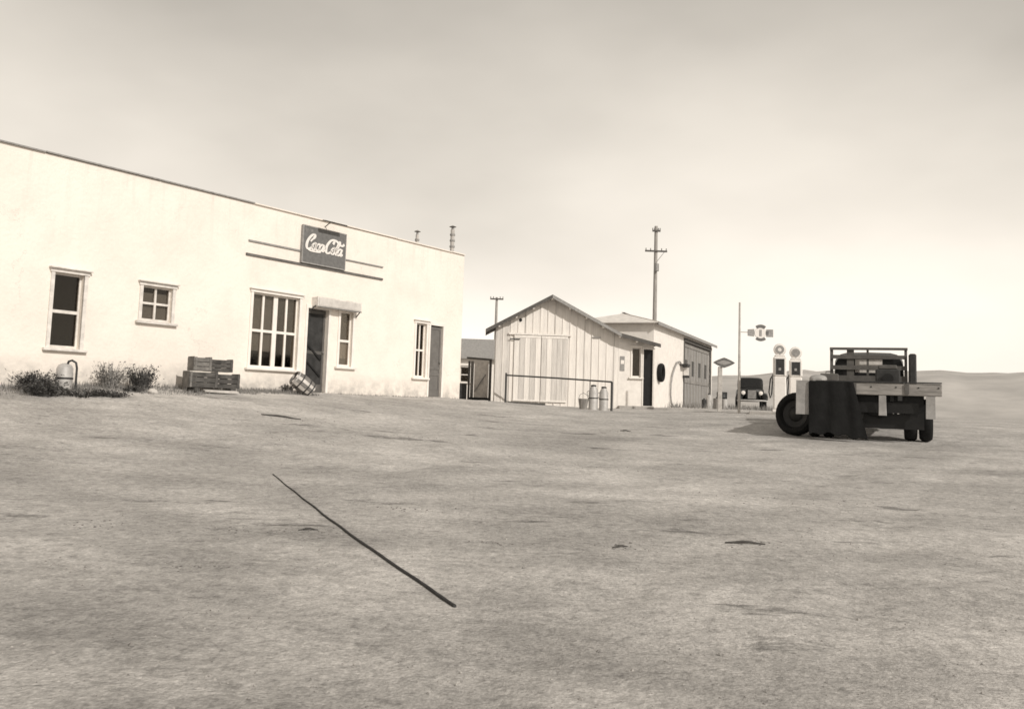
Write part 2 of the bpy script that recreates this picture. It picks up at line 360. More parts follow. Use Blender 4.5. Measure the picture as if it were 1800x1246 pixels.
# ------------------------------------------------------------------ store
SO = Vector((-3.765, 22.0, .065)); SA = R(53.11)
def sw(u, v, z=0): return (SO.x + u * math.cos(SA) - v * math.sin(SA), SO.y + u * math.sin(SA) + v * math.cos(SA), SO.z + z)
def wall_holes(mb, x0, x1, z0, z1, holes, th, y=0.0):
    X = sorted({x0, x1, *[h[0] for h in holes], *[h[1] for h in holes]}); Z = sorted({z0, z1, *[h[2] for h in holes], *[h[3] for h in holes]})
    def solid(i, j):
        if i < 0 or j < 0 or i >= len(X) - 1 or j >= len(Z) - 1: return False
        cx = (X[i] + X[i + 1]) / 2; cz = (Z[j] + Z[j + 1]) / 2
        return not any(h[0] < cx < h[1] and h[2] < cz < h[3] for h in holes)
    for i in range(len(X) - 1):
        for j in range(len(Z) - 1):
            if not solid(i, j): continue
            a, b, c, d = X[i], X[i + 1], Z[j], Z[j + 1]
            mb.add([(a, y, c), (b, y, c), (b, y, d), (a, y, d)], [(0, 1, 2, 3)]); mb.add([(a, y + th, c), (b, y + th, c), (b, y + th, d), (a, y + th, d)], [(3, 2, 1, 0)])
            if not solid(i - 1, j): mb.add([(a, y, c), (a, y + th, c), (a, y + th, d), (a, y, d)], [(0, 1, 2, 3)])
            if not solid(i + 1, j): mb.add([(b, y, c), (b, y + th, c), (b, y + th, d), (b, y, d)], [(0, 1, 2, 3)])
            if not solid(i, j - 1): mb.add([(a, y, c), (a, y + th, c), (b, y + th, c), (b, y, c)], [(0, 1, 2, 3)])
            if not solid(i, j + 1): mb.add([(a, y, d), (a, y + th, d), (b, y + th, d), (b, y, d)], [(0, 1, 2, 3)])
    return mb
def window(par, x0, x1, z0, z1, vb=(), hb_=(), casing=.07, sill=True, ins=.07, y0=0.0, shades=(), vm=None, m='trim', head=.05, glass='glass'):
    """vb: vertical bars (x, width); hb_: rails (z, width); each pane is a sub-part; y0 = wall face"""
    f = MB(); y = y0
    fr = .035
    f.box(x0 - casing, x0, y - .025, y + .02, z0 - .0, z1); f.box(x1, x1 + casing, y - .025, y + .02, z0, z1)
    f.box(x0 - casing - .02, x1 + casing + .02, y - .04, y + .02, z1, z1 + casing)
    f.box(x0 - casing - .05, x1 + casing + .05, y - .04 - head, y + .0, z1 + casing, z1 + casing + .022)
    yi = y + ins
    f.box(x0, x0 + fr, yi, yi + .05, z0, z1); f.box(x1 - fr, x1, yi, yi + .05, z0, z1)
    f.box(x0 + fr, x1 - fr, yi, yi + .05, z1 - fr, z1); f.box(x0 + fr, x1 - fr, yi, yi + .05, z0, z0 + fr + .02)
    xs_ = [x0 + fr]; zs_ = [z0 + fr + .02]
    for (x, w) in vb: xs_ += [x - w / 2, x + w / 2]; f.box(x - w / 2, x + w / 2, yi - .003, yi + .045, z0 + fr + .02, z1 - fr)
    for (z, w) in hb_: zs_ += [z - w / 2, z + w / 2]
    xs_.append(x1 - fr); zs_.append(z1 - fr)
    for (z, w) in hb_:
        for i in range(0, len(xs_), 2): f.box(xs_[i], xs_[i + 1], yi - .006, yi + .042, z - w / 2, z + w / 2)
    win = obj('window', f, M[m], par)
    for i in range(0, len(xs_), 2):
        for j in range(0, len(zs_), 2):
            obj('pane', MB().box(xs_[i], xs_[i + 1], yi + .022, yi + .026, zs_[j], zs_[j + 1]), M[glass], win)
    if sill: obj('sill', MB().bev(x0 - casing - .06, x1 + casing + .06, y - .09, y + .0, z0 - .055, z0 - .0, .008), M[m], win)
    for (a, b, c, d, mm) in shades: obj('blind', MB().box(a, b, yi + .07, yi + .078, c, d), M[mm], win)
    return win
st = thing('store_building', 'long white stucco roadside store with flat parapet roof, several windows and two dark doors', 'store building', SO, SA)
U0, U1, DEP, HT = -17.0, 5.22, 9.0, 4.24
holes = [(-7.04, -6.46, .66, 2.07), (-5.22, -4.54, 1.33, 2.05), (-2.46, -1.08, .53, 2.24), (-.80, -.12, .02, 2.05), (.28, .72, .69, 2.08), (3.18, 3.62, .54, 2.05), (3.79, 4.35, .02, 2.04),
         (-10.4, -9.7, .66, 2.07)]
wb = wall_holes(MB(), U0, U1, -1.2, HT, holes, .22)
wb.box(U0, U0 + .2, .22, DEP, -1.2, HT); wb.box(U1 - .2, U1, .22, DEP, -1.2, HT - .0); wb.box(U0 + .2, U1 - .2, DEP - .2, DEP, -1.2, HT)
obj('wall', wb, M['stucco'], st)
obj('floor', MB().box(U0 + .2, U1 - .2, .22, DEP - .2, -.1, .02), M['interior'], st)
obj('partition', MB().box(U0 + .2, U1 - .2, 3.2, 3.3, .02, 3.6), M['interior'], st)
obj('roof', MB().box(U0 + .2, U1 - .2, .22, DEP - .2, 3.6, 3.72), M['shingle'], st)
cb = MB(); x = U0
while x < U1:
    x2 = min(x + 2.4, U1); dz = random.uniform(0, .014)
    obj('coping', MB().box(x + .006, x2 - .006, -.05, .26, HT + dz, HT + .026 + dz), M['signmid'] if x < -3.2 else M['stucco'], st); x = x2  # right-hand lengths coloured like the wall, painting in the glare along the roofline
window(st, -7.04, -6.46, .66, 2.07, hb_=[(1.35, .06)], ins=.10, head=.06)
window(st, -10.4, -9.7, .66, 2.07, hb_=[(1.35, .06)], ins=.10, head=.06)
window(st, -5.22, -4.54, 1.33, 2.05, vb=[(-4.88, .045)], hb_=[(1.70, .045)], shades=[(-5.2, -4.56, 1.36, 1.92, 'shade')])
window(st, -2.46, -1.08, .53, 2.24, vb=[(-2.10, .055), (-1.74, .12), (-1.41, .055)], hb_=[(1.38, .06)], shades=[(-2.43, -1.78, 1.42, 2.2, 'shade'), (-1.70, -1.1, 1.42, 2.2, 'signgr'), (-2.43, -1.78, .92, 1.36, 'shade')], m='white')
window(st, .28, .72, .69, 2.08, hb_=[(1.34, .06)], shades=[(.30, .70, .9, 1.32, 'shadelt'), (.30, .70, 1.4, 2.0, 'signgr'), (.30, .70, .70, .9, 'shade')], m='white')
window(st, 3.18, 3.62, .54, 2.05, vb=[(3.42, .035)], hb_=[(1.30, .05)], shades=[(3.2, 3.6, .56, 2.04, 'shadelt')], m='white')
# main door: frame and dark screen leaf
def door(x0, x1, h, m, ins, rails, knobx, pm):
    f = MB(); f.box(x0 - .07, x0, -.02, .03, .0, h); f.box(x1, x1 + .07, -.02, .03, .0, h); f.box(x0 - .07, x1 + .07, -.022, .03, h, h + .08)
    fr = obj('door_frame', f, M['white'], st)
    d = MB(); w = .07
    d.box(x0 + .01, x0 + w, ins, ins + .04, .03, h - .02); d.box(x1 - w, x1 - .01, ins, ins + .04, .03, h - .02)
    d.box(x0 + w, x1 - w, ins, ins + .04, h - .11, h - .02); d.box(x0 + w, x1 - w, ins, ins + .04, .03, .22)
    for z in rails: d.box(x0 + w, x1 - w, ins, ins + .04, z, z + .08)
    dr = obj('door', d, M[m], st)
    obj('panel', MB().box(x0 + w, x1 - w, ins + .015, ins + .025, .22, h - .11), M[pm], dr)
    obj('door_handle', MB().lathe([(0, -.05), (.025, -.045), (.028, -.02), (.01, -.01), (.01, 0)], (knobx, ins, 1.0), (0, 1, 0), 10), M['metal'], dr)
    obj('door_step', MB().bev(x0 - .1, x1 + .1, -.28, -.0, -.25, .015, .01), M['concrete'], st)
door(-.80, -.12, 2.05, 'garagedk', .10, [.95], -.18, 'screen')
door(3.79, 4.35, 2.04, 'screenlt', .05, [.62, .80], 4.3, 'screenlt')
# torn diagonal brace on the screen
sgn = MB(); sgn.box(-.78, -.16, .085, .1, .98, 1.03, (R(38), 'Y')); sgn.box(-.78, -.16, .085, .1, .58, .62, (R(38), 'Y')); obj('brace', sgn, M['black'], st)
# canopy board over the door
cn = MB(); cn.box(-.70, .79, -.22, -.18, 2.08, 2.33); cn.box(-.70, .79, -.18, .0, 2.10, 2.13, None); cn.box(-.70, -.66, -.18, 0, 2.13, 2.32); cn.box(.75, .79, -.18, 0, 2.13, 2.32)
cp = obj('canopy', cn, M['trim'], st)
obj('board', MB().box(-.66, .75, -.232, -.221, 2.12, 2.30), M['plank'], cp); obj('underside_shade', MB().box(-.70, .79, -.235, -.221, 2.075, 2.10), M['signgr'], cp)  # dark bottom strip paints in the shaded underside of the canopy
obj('bracket', MB().tube([(-.72, -.18, 2.11), (-.76, -.02, 1.99)], .015, 6), M['rail'], cp); obj('bracket', MB().tube([(.8, -.18, 2.11), (.81, -.02, 1.97)], .015, 6), M['rail'], cp)
# ledge mouldings that frame the sign, toned dark for the shadow lines they cast
def mould(a, b, z, h=.05, m='shingle'): obj('moulding', MB().box(a, b, -.035, -.001, z, z + h), M[m], st)
mould(-2.74, 1.73, 3.045, .05); mould(-2.69, -1.16, 3.37, .035, 'signmid'); mould(.30, 1.72, 3.38, .03, 'signmid')
# vents above the roofline
for (u, z0, z1, r) in ((3.46, 4.2, 4.74, .045), (5.05, 4.2, 5.16, .06)):
    t = thing('vent_pipe', 'short thin flue pipe on the store parapet, left of the taller one' if u < 4 else 'taller stacked flue pipe at the far corner of the store roof', 'flue pipe', sw(u, .35, 3.72), SA)
    b = MB().lathe([(r, 0), (r, z1 - 3.72 - .14)], n=12); obj('pipe', b, M['polelt'], t)
    for k in range(2 if u < 4 else 4): obj('collar', MB().lathe([(r, 0), (r + .02, .005), (r + .02, .055), (r, .06)], (0, 0, z1 - 3.72 - .32 - k * .18), n=12), M['signmid'], t)
    obj('cap', MB().lathe([(0, .0), (r + .05, -.05), (r + .045, -.055), (0, -.02)], (0, 0, z1 - 3.72), n=12), M['signmid'], t)
    obj('cap_stem', MB().lathe([(r * .7, 0), (r * .7, .12)], (0, 0, z1 - 3.72 - .15), n=8), M['metal'], t)

# store sign with script lettering
sg = thing('store_sign', 'dark rectangular sign with white script lettering, mounted high above the store door', 'sign', sw(-1.13, -.02, 3.13), SA)
SWD, SH = 1.39, .87
obj('sign_board', MB().box(0, SWD, -.05, -.0, 0, SH), M['signdk'], sg)
fb = MB(); e = .028
fb.box(-e, SWD + e, -.06, .0, SH, SH + e); fb.box(-e, SWD + e, -.06, 0, -e, 0); fb.box(-e, 0, -.06, 0, 0, SH); fb.box(SWD, SWD + e, -.06, 0, 0, SH)
obj('sign_frame', fb, M['signmid'], sg)
def stroke(mb, pts, w0=.03, w1=.012, ox=0, oz=0, k=1.0, sl=.28, y=-.054, n=7):
    "calligraphic ribbon through control points (Catmull-Rom)"
    P = [Vector((ox + (p[0] + p[1] * sl) * k, 0, oz + p[1] * k)) for p in pts]; Q = [P[0]] + P + [P[-1]]; path = []
    for i in range(1, len(Q) - 2):
        for t in range(n):
            a = t / n; p0, p1, p2, p3 = Q[i - 1], Q[i], Q[i + 1], Q[i + 2]
            path.append(.5 * ((2 * p1) + (p2 - p0) * a + (2 * p0 - 5 * p1 + 4 * p2 - p3) * a * a + (3 * p1 - p0 - 3 * p2 + p3) * a ** 3))
    path.append(P[-1]); vs = []; fs = []
    for i, p in enumerate(path):
        d = (path[min(i + 1, len(path) - 1)] - path[max(i - 1, 0)]); d = d.normalized() if d.length > 1e-6 else Vector((1, 0, 0))
        nr = Vector((-d.z, 0, d.x)); w = w1 + (w0 - w1) * abs(d.z) ** 1.2; w *= k / .34 * .5
        for (sx, yy) in ((1, y), (-1, y), (-1, y - .006), (1, y - .006)): vs.append((p.x + nr.x * w * sx, yy, p.z + nr.z * w * sx))
    for i in range(len(path) - 1):
        a, b = i * 4, i * 4 + 4
        for j in range(4): fs.append((a + j, a + (j + 1) % 4, b + (j + 1) % 4, b + j))
    fs.append((0, 1, 2, 3)); fs.append(tuple(len(vs) - 4 + j for j in (3, 2, 1, 0)))
    mb.add(vs, fs)
def letter(which, ox, oz, k):
    mb = MB(); W0, W1 = (.062, .030) if which[0] == 'C' else (.058, .026)
    if which == 'C1':
        stroke(mb, [(.50, .78), (.58, .95), (.46, 1.06), (.24, .93), (.05, .58), (.04, .2), (.22, -.02), (.50, .08), (.66, .28)], W0 * 1.25, W1 * 1.2, ox, oz, k)
        stroke(mb, [(.30, .52), (.42, .70), (.52, .78)], W0 * .8, W1, ox, oz, k, y=-.056)
        stroke(mb, [(.22, -.02), (.5, -.12), (1.0, -.14), (1.45, -.1)], W0, W1 * 1.3, ox, oz, k, y=-.058)
    if which == 'C2':
        stroke(mb, [(.56, .70), (.60, .92), (.46, 1.02), (.22, .88), (.04, .55), (.05, .18), (.22, -.02), (.5, .08), (.68, .30)], W0 * 1.25, W1 * 1.2, ox, oz, k)
        stroke(mb, [(.46, 1.02), (.80, .98), (1.15, .78), (1.45, .72), (1.62, .86)], W0 * 1.1, W1 * 1.6, ox, oz, k, y=-.058)
    if which == 'o': stroke(mb, [(.20, .50), (.04, .30), (.10, .04), (.27, 0), (.38, .22), (.32, .45), (.20, .50), (.30, .40), (.46, .42)], W0, W1, ox, oz, k)
    if which == 'c': stroke(mb, [(.34, .38), (.26, .50), (.08, .36), (.05, .12), (.18, 0), (.34, .08), (.42, .2)], W0, W1, ox, oz, k)
    if which == 'a':
        stroke(mb, [(.34, .42), (.20, .50), (.05, .32), (.06, .08), (.20, 0), (.34, .22), (.38, .48)], W0, W1, ox, oz, k)
        stroke(mb, [(.40, .50), (.36, .18), (.42, .0), (.56, .14)], W0, W1, ox, oz, k, y=-.056)
    if which == 'l': stroke(mb, [(.02, .22), (.22, .60), (.30, .92), (.20, 1.0), (.12, .70), (.10, .20), (.18, 0), (.34, .14)], W0, W1, ox, oz, k)
    if which == '-': stroke(mb, [(.02, .24), (.12, .30), (.24, .24)], W0, W1 * 2, ox, oz, k)
    obj('letter', mb, M['signwh'], sg)
K = .345; xx = .07; zz = .34
for ch, adv in (('C1', .60), ('o', .40), ('c', .38), ('a', .46), ('-', .26), ('C2', .60), ('o', .42), ('l', .28), ('a', .4)):
    letter(ch, xx, zz - (xx - .1) * .03, K); xx += adv * K * .875
tcu = bpy.data.curves.new('word', 'FONT'); tcu.body = 'DRINK'; tcu.size = .085; tcu.extrude = .002
to = bpy.data.objects.new('small_word', tcu); C.objects.link(to); bpy.context.view_layer.update()
tm = bpy.data.meshes.new_from_object(to); bpy.data.objects.remove(to); tm.materials.append(M['signmid'])
obj('small_word', tm, None, sg, (.05, -.054, .76), (R(90), 0, 0))
# reflector over the sign
lp = thing('sign_lamp', 'thin dark reflector strip projecting just over the store sign at the parapet', 'sign lamp', sw(-.40, -.0, 4.12), SA)
obj('reflector', MB().prism([(-.42, .02), (-.30, .05), (-.30, .07), (-.42, .045)], -.36, .36, 'x'), M['dkmetal'], lp)
obj('arm', MB().tube([(0, -.0, -.02), (0, -.2, .08), (0, -.34, .06)], .012, 6), M['rail'], lp)

# ------------------------------------------------------------------ yard things by the store
def crate(loc, rz, w=.50, d=.34, h=.30, label='', m='wood', ends='woodlt'):
    t = thing('wooden_crate', label, 'crate', loc, rz, 'crates stacked against the store wall')
    for k in range(3):
        z = .01 + k * (h - .02) / 3
        obj('slat', MB().box(-w / 2, w / 2, -d / 2, -d / 2 + .013, z, z + (h - .02) / 3 - .012), M[m], t)
        obj('slat', MB().box(-w / 2, w / 2, d / 2 - .013, d / 2, z, z + (h - .02) / 3 - .012), M[m], t)
    for s in (-1, 1): obj('end_board', MB().box(s * w / 2 - (.02 if s > 0 else 0), s * w / 2 + (.02 if s < 0 else 0), -d / 2 + .014, d / 2 - .014, 0.005, h), M[ends], t)
    obj('centre_board', MB().box(-.01, .01, -d / 2 + .014, d / 2 - .014, 0.01, h - .04), M[m], t)
    obj('cleat', MB().box(-w / 2 + .02, -w / 2 + .06, -d / 2 - .012, -d / 2 - .001, .01, h - .01), M[ends], t)
    obj('cleat', MB().box(w / 2 - .06, w / 2 - .02, -d / 2 - .012, -d / 2 - .001, .01, h - .01), M[m], t)
    obj('bottom', MB().box(-w / 2 + .021, w / 2 - .021, -d / 2 + .014, d / 2 - .014, .005, .02), M[m], t)
    obj('lid', MB().box(-w / 2 + .021, w / 2 - .021, -d / 2 + .014, d / 2 - .014, h - .05, h - .035), M[m], t)
    return t
def cpos(u, v): p = sw(u, v); return (p[0], p[1])
CRZ = SA - R(14)
def cplace(px_x, px_y, h, **kw): pass
zc = gz(*cpos(-4.0, -.75)) + .08
a = cpos(-4.30, -.80); b = cpos(-3.70, -.76)
ca = crate((a[0], a[1], zc), CRZ, .60, .36, .33, 'pale-ended wooden crate, lower left of the stack by the store wall', m='wood', ends='woodlt')
crate((b[0], b[1], zc - .0), CRZ + R(3), .56, .36, .31, 'dark wooden crate, lower right of the stack by the store wall', m='wood', ends='wood')
a = cpos(-4.32, -.78); b = cpos(-3.86, -.76)
crate((a[0], a[1], zc + .335), CRZ + R(2), .38, .32, .29, 'narrow wooden crate on top of the stack, at its left', m='woodlt', ends='woodlt')
crate((b[0], b[1], zc + .335), CRZ - R(1), .52, .32, .27, 'wide dark crate on top of the stack, at its right', m='wood', ends='wood')
for k, (u, v) in enumerate(((-4.45, -.80), (-3.55, -.76))):
    p = cpos(u, v); tag(obj('timber_bearer', MB().bev(-.05, .05, -.22, .22, -.08, .0, .006), M['wood'], None, (p[0], p[1], zc - .001), (0, 0, CRZ)), ('squared timber under the left end' if k == 0 else 'squared timber under the right end') + ' of the crate stack', 'timber', 'timbers under the crates')
p = cpos(-4.0, -1.10); tag(obj('loose_plank', MB().bev(-.36, .36, -.06, .06, 0, .03, .004), M['plank'], None, (p[0], p[1], gz(*p) + .035), (R(12), R(1), CRZ)), 'short white plank on the ground in front of the crate stack', 'plank')
# keg tipped against the wall
kt = thing('keg', 'small pale keg tipped over beside the store door', 'keg', (0, 0, 0))
r0 = .19; prof = [(0, 0), (r0 * .86, 0), (r0 * .9, .02), (r0 * .98, .12), (r0 * 1.05, .27), (r0 * .98, .42), (r0 * .9, .52), (r0 * .86, .54)]
for k in range(14):
    t0 = 2 * math.pi * k / 14; t1 = 2 * math.pi * (k + .93) / 14; vs = []; fs = []
    pr = prof[1:]
    for (r, h) in pr:
        for tt in (t0, t1): vs.append((r * math.cos(tt), r * math.sin(tt), h))
        for tt in (t0, t1): vs.append(((r - .015) * math.cos(tt), (r - .015) * math.sin(tt), h))
    for i in range(len(pr) - 1):
        a_ = i * 4; fs += [(a_, a_ + 1, a_ + 5, a_ + 4), (a_ + 2, a_ + 6, a_ + 7, a_ + 3), (a_, a_ + 4, a_ + 6, a_ + 2), (a_ + 1, a_ + 3, a_ + 7, a_ + 5)]
    fs += [(0, 2, 3, 1), (len(vs) - 4, len(vs) - 3, len(vs) - 1, len(vs) - 2)]
    obj('stave', MB().add(vs, fs), M['woodlt'] if k % 3 else M['plank'], kt)
for h in (.05, .17, .37, .49):
    rr = float(np.interp(h, [p_[1] for p_ in prof[1:]], [p_[0] for p_ in prof[1:]]))
    obj('hoop', MB().lathe([(rr - .002, -.014), (rr + .005, -.014), (rr + .005, .014), (rr - .002, .014)], (0, 0, h), n=28), M['dkmetal'] if h < .4 else M['drum'], kt)
obj('keg_head', MB().lathe([(0, 0), (r0 * .86 - .012, 0), (r0 * .86 - .012, .015), (0, .015)], (0, 0, .03), n=24), M['wood'], kt)
kt.location = (-3.90, 20.55, gz(-3.9, 20.5) + .10)
axis = (Vector((math.cos(SA), math.sin(SA), 0)) * .55 + Vector((.5, -.45, 0)) * .35).normalized() * -.80 + Vector((0, 0, .56))
kt.rotation_euler = axis.normalized().to_track_quat('Z', 'Y').to_euler()
# rusting tank with bent pipe at the left of the store wall
tk = thing('old_tank', 'pale rounded tank with a bent pipe, half hidden in weeds below the leftmost store window', 'tank', (-7.42, 15.85, gz(-7.42, 15.85)), R(20))
obj('tank_body', MB().lathe([(0, 0), (.13, .0), (.14, .05), (.14, .36), (.11, .42), (.06, .45), (0, .46)], (0, 0, .03), n=24), M['drum'], tk)
obj('pipe', MB().tube([(.03, -.04, .44), (.06, -.05, .52), (.11, -.07, .54), (.18, -.08, .50), (.20, -.08, .40), (.20, -.08, .02)], .020, 8), M['dkmetal'], tk)
obj('band', MB().lathe([(.14, 0), (.15, .005), (.15, .03), (.14, .035)], (0, 0, .2), n=24), M['dkmetal'], tk)

# ------------------------------------------------------------------ weeds
def weed_mesh(name, n, r, h, m, w=.012, lean=.7, seed=0, leafy=True):
    rd = random.Random(seed); mb = MB()
    for i in range(n):
        a = rd.uniform(0, 6.283); rr = r * rd.random() ** .7 * .45; x, y = rr * math.cos(a), rr * math.sin(a); hh = h * rd.uniform(.45, 1.0); ln = rd.uniform(.1, lean) * r * 1.2
        b = a + rd.uniform(-.6, .6); pts = []
        for k in range(4):
            t = k / 3; pts.append(Vector((x + math.cos(b) * ln * t ** 1.6, y + math.sin(b) * ln * t ** 1.6, hh * (t - .15 * t * t * lean))))
        px, py = -math.sin(b), math.cos(b)
        for k in range(3):
            w0 = w * (1 - k / 3.3); w1 = w * (1 - (k + 1) / 3.3)
            mb.add([pts[k] + Vector((px, py, 0)) * w0, pts[k] - Vector((px, py, 0)) * w0, pts[k + 1] - Vector((px, py, 0)) * w1, pts[k + 1] + Vector((px, py, 0)) * w1], [(0, 1, 2, 3)])
        if leafy:
            for q_ in range(3):
                t = rd.uniform(.3, 1); c = pts[0].lerp(pts[3], t); d = Vector((rd.uniform(-1, 1), rd.uniform(-1, 1), rd.uniform(-.3, .8))).normalized() * rd.uniform(.03, .07); e_ = d.cross(Vector((rd.random(), rd.random(), rd.random()))).normalized() * .014
                mb.add([c, c + d * .5 + e_, c + d, c + d * .5 - e_], [(0, 1, 2, 3)])
    me_ = mb.mesh(name); me_.materials.append(m); return me_
def weed(px, u, v, n, r, h, label, m='weed', seed=0, xy=None, cat='weed', w=.012, lean=.7):
    p = xy or cpos(u, v); o = bpy.data.objects.new('weed_clump', weed_mesh('weed_clump', n, r, h, M[m], w=w, seed=seed, lean=lean)); C.objects.link(o); o.location = (p[0], p[1], gz(*p) - .03); tag(o, label, cat, 'dry weeds along the store wall'); return o
WEEDS = [  # u, v, count, radius, height, label, material
    (-6.05, -.45, 150, .34, .62, 'upright dry weed growing against the wall right of the leftmost window', 'weedlt'),
    (-5.42, -.50, 190, .36, .58, 'dark bushy weed below the small four-pane window', 'weed'),
    (-7.21, -1.51, 140, .42, .20, 'low dark weed mat nearest the tank, in front of the grass strip', 'weed'),
    (-6.70, -1.58, 140, .40, .17, 'low flat weed mat between the tank and the white stone', 'weed'),
    (-5.85, -.95, 90, .25, .16, 'small low weed just behind the white stone', 'weed'),
    (-1.55, -.30, 60, .20, .30, 'thin dry weed under the big multi-pane window', 'weedlt'),
    (-8.7, -.6, 150, .40, .60, 'tall weed against the wall at the far left of the picture', 'weedlt')]
for i, (u, v, n, r, h, lb, m_) in enumerate(WEEDS): weed(0, u, v, n, r, h, lb, m_, 11 + i)
weed(0, 0, 0, 360, .30, .36, 'dark bush in front of the old tank', 'weed', 40, xy=(-7.32, 14.9), cat='bush', w=.010, lean=1.0)
weed(0, 0, 0, 340, .30, .50, 'taller dark bush left of the tank, at the edge of the picture', 'weed', 41, xy=(-7.66, 15.3), cat='bush', w=.010, lean=1.1)
tag(obj('stone', MB().lathe([(0, 0), (.08, .0), (.10, .04), (.07, .09), (0, .11)], n=9), M['plank'], None, (*cpos(-5.62, -1.20), gz(*cpos(-5.62, -1.20)) - .01), (0, .2, 0)), 'white stone at the right end of the low weeds', 'stone')
# grass strip and litter at the wall foot, one uncountable mass
gb = MB(); rd = random.Random(5)
for i in range(9000):
    u = rd.uniform(-12, -.95) if rd.random() < .93 else rd.uniform(-.9, 5.0); wv = 1.25 + .35 * math.sin(u * 2.1) if u < -3 else (.7 if u < -.95 else .12)
    v = -rd.random() ** 1.3 * wv - .03; p = sw(u, v); z = gz(p[0], p[1]) - .01; a = rd.uniform(0, 6.28); h = rd.uniform(.03, .12) * (1.2 if rd.random() < .2 else 1) * (1 if u < -.95 else .5); l = rd.uniform(0, .06)
    dx, dy = math.cos(a), math.sin(a); ww = rd.uniform(.004, .010)
    gb.add([(p[0] - dy * ww, p[1] + dx * ww, z), (p[0] + dy * ww, p[1] - dx * ww, z), (p[0] + dx * l, p[1] + dy * l, z + h)], [(0, 1, 2)])
for i in range(2500):   # scattered tufts out in the yard edge
    p = (rd.uniform(7.2, 16), rd.uniform(34, 50)); z = gz(*p); a = rd.uniform(0, 6.28); dx, dy = math.cos(a), math.sin(a)
    gb.add([(p[0] - dy * .015, p[1] + dx * .015, z), (p[0] + dy * .015, p[1] - dx * .015, z), (p[0] + dx * .05, p[1], z + rd.uniform(.08, .3))], [(0, 1, 2)])
gm = gb.mesh('grass'); gm.materials.append(M['grass']); o = bpy.data.objects.new('grass', gm); C.objects.link(o); tag(o, 'thin dry grass along the foot of the store wall', 'grass'); o['kind'] = 'stuff'
# pebbles, one uncountable mass
pb = MB(); rd = random.Random(8)
for i in range(9000):
    y = 2.6 + 26 * rd.random() ** 1.5; x = rd.uniform(-.62, .75) * y * 1.05 + rd.uniform(-1, 1); 
    if (x - SO.x) * -math.sin(SA) + (y - SO.y) * math.cos(SA) > -.2: continue
    s = rd.uniform(.003, .009) * (2.2 if rd.random() < .05 else 1) * (1.8 if rd.random() < .01 else 1); z = gz(x, y); a = rd.uniform(0, 6.28)
    j = int(np.searchsorted(ys, y)) - 1; i2 = int(np.searchsorted(xs, x)) - 1; z = float(ZZ[j, i2]) - s * .2
    c, d = math.cos(a) * s, math.sin(a) * s
    pb.add([(x + c, y + d, z), (x - d * .8, y + c * .8, z), (x - c, y - d, z), (x + d * .8, y - c * .8, z), (x, y, z + s * .8), ], [(0, 1, 4), (1, 2, 4), (2, 3, 4), (3, 0, 4)])
pm = pb.mesh('pebbles'); pm.materials.append(mat('pebble', g(.42), .9, .35, 3, 0, dark=g(.14))); o = bpy.data.objects.new('pebbles', pm); C.objects.link(o); tag(o, 'small pebbles strewn over the dirt yard', 'pebbles'); o['kind'] = 'stuff'
def gsurf(x, y):
    j = int(np.clip(np.searchsorted(ys, y) - 1, 0, ny - 2)); i = int(np.clip(np.searchsorted(xs, x) - 1, 0, nx - 2))
    fx = (x - xs[i]) / (xs[i + 1] - xs[i]); fy = (y - ys[j]) / (ys[j + 1] - ys[j])
    return float((ZZ[j, i] * (1 - fx) + ZZ[j, i + 1] * fx) * (1 - fy) + (ZZ[j + 1, i] * (1 - fx) + ZZ[j + 1, i + 1] * fx) * fy)
#PLACE_CABLE
ca0, ca1 = Vector((-2.27, 9.95, 0)), Vector((-0.10, 4.80, 0))
pts = []
for i in range(90):
    t = i / 89; p = ca0.lerp(ca1, t); s = .006 * math.sin(t * 7) + .003 * math.sin(t * 37)
    pts.append((p.x + s, p.y, gsurf(p.x + s, p.y) + .007))
tag(obj('cable', MB().tube(pts, [.0045 + .0055 * min(1, i / 60) + .0006 * math.sin(i * 1.7) for i in range(90)], 8), M['cable']), 'long thin dark cable lying straight across the dirt in the foreground', 'cable')
# small sticks and clods
def stick(x, y, l, a, r, lab):
    b = MB(); P = []
    for i in range(6):
        t = i / 5 - .5; P.append((x + math.cos(a) * l * t, y + math.sin(a) * l * t + .01 * math.sin(i * 2), gsurf(x + math.cos(a) * l * t, y + math.sin(a) * l * t) + r * .7 + (.01 if i in (2, 3) else 0)))
    tag(obj('stick', b.tube(P, [r * .6, r, r * 1.1, r, r * .8, r * .4], 6), M['wood']), lab, 'stick', 'sticks lying in the yard')
STICKS = [(2.07, 6.95, .30, -.15, .010, 'dark stick lying in the right foreground below the truck'), (1.07, 6.69, .14, .5, .008, 'short dark stick in the middle foreground'),
          (-1.28, 6.9, .15, .3, .007, 'thin stick just left of the cable in the foreground'), (-3.45, 15.5, .75, -.22, .016, 'long dark stick on the ground in front of the keg'),
          (3.02, 18.5, .22, -.3, .012, 'dark stick in the mid yard in front of the railing')]
for s_ in STICKS: stick(*s_)

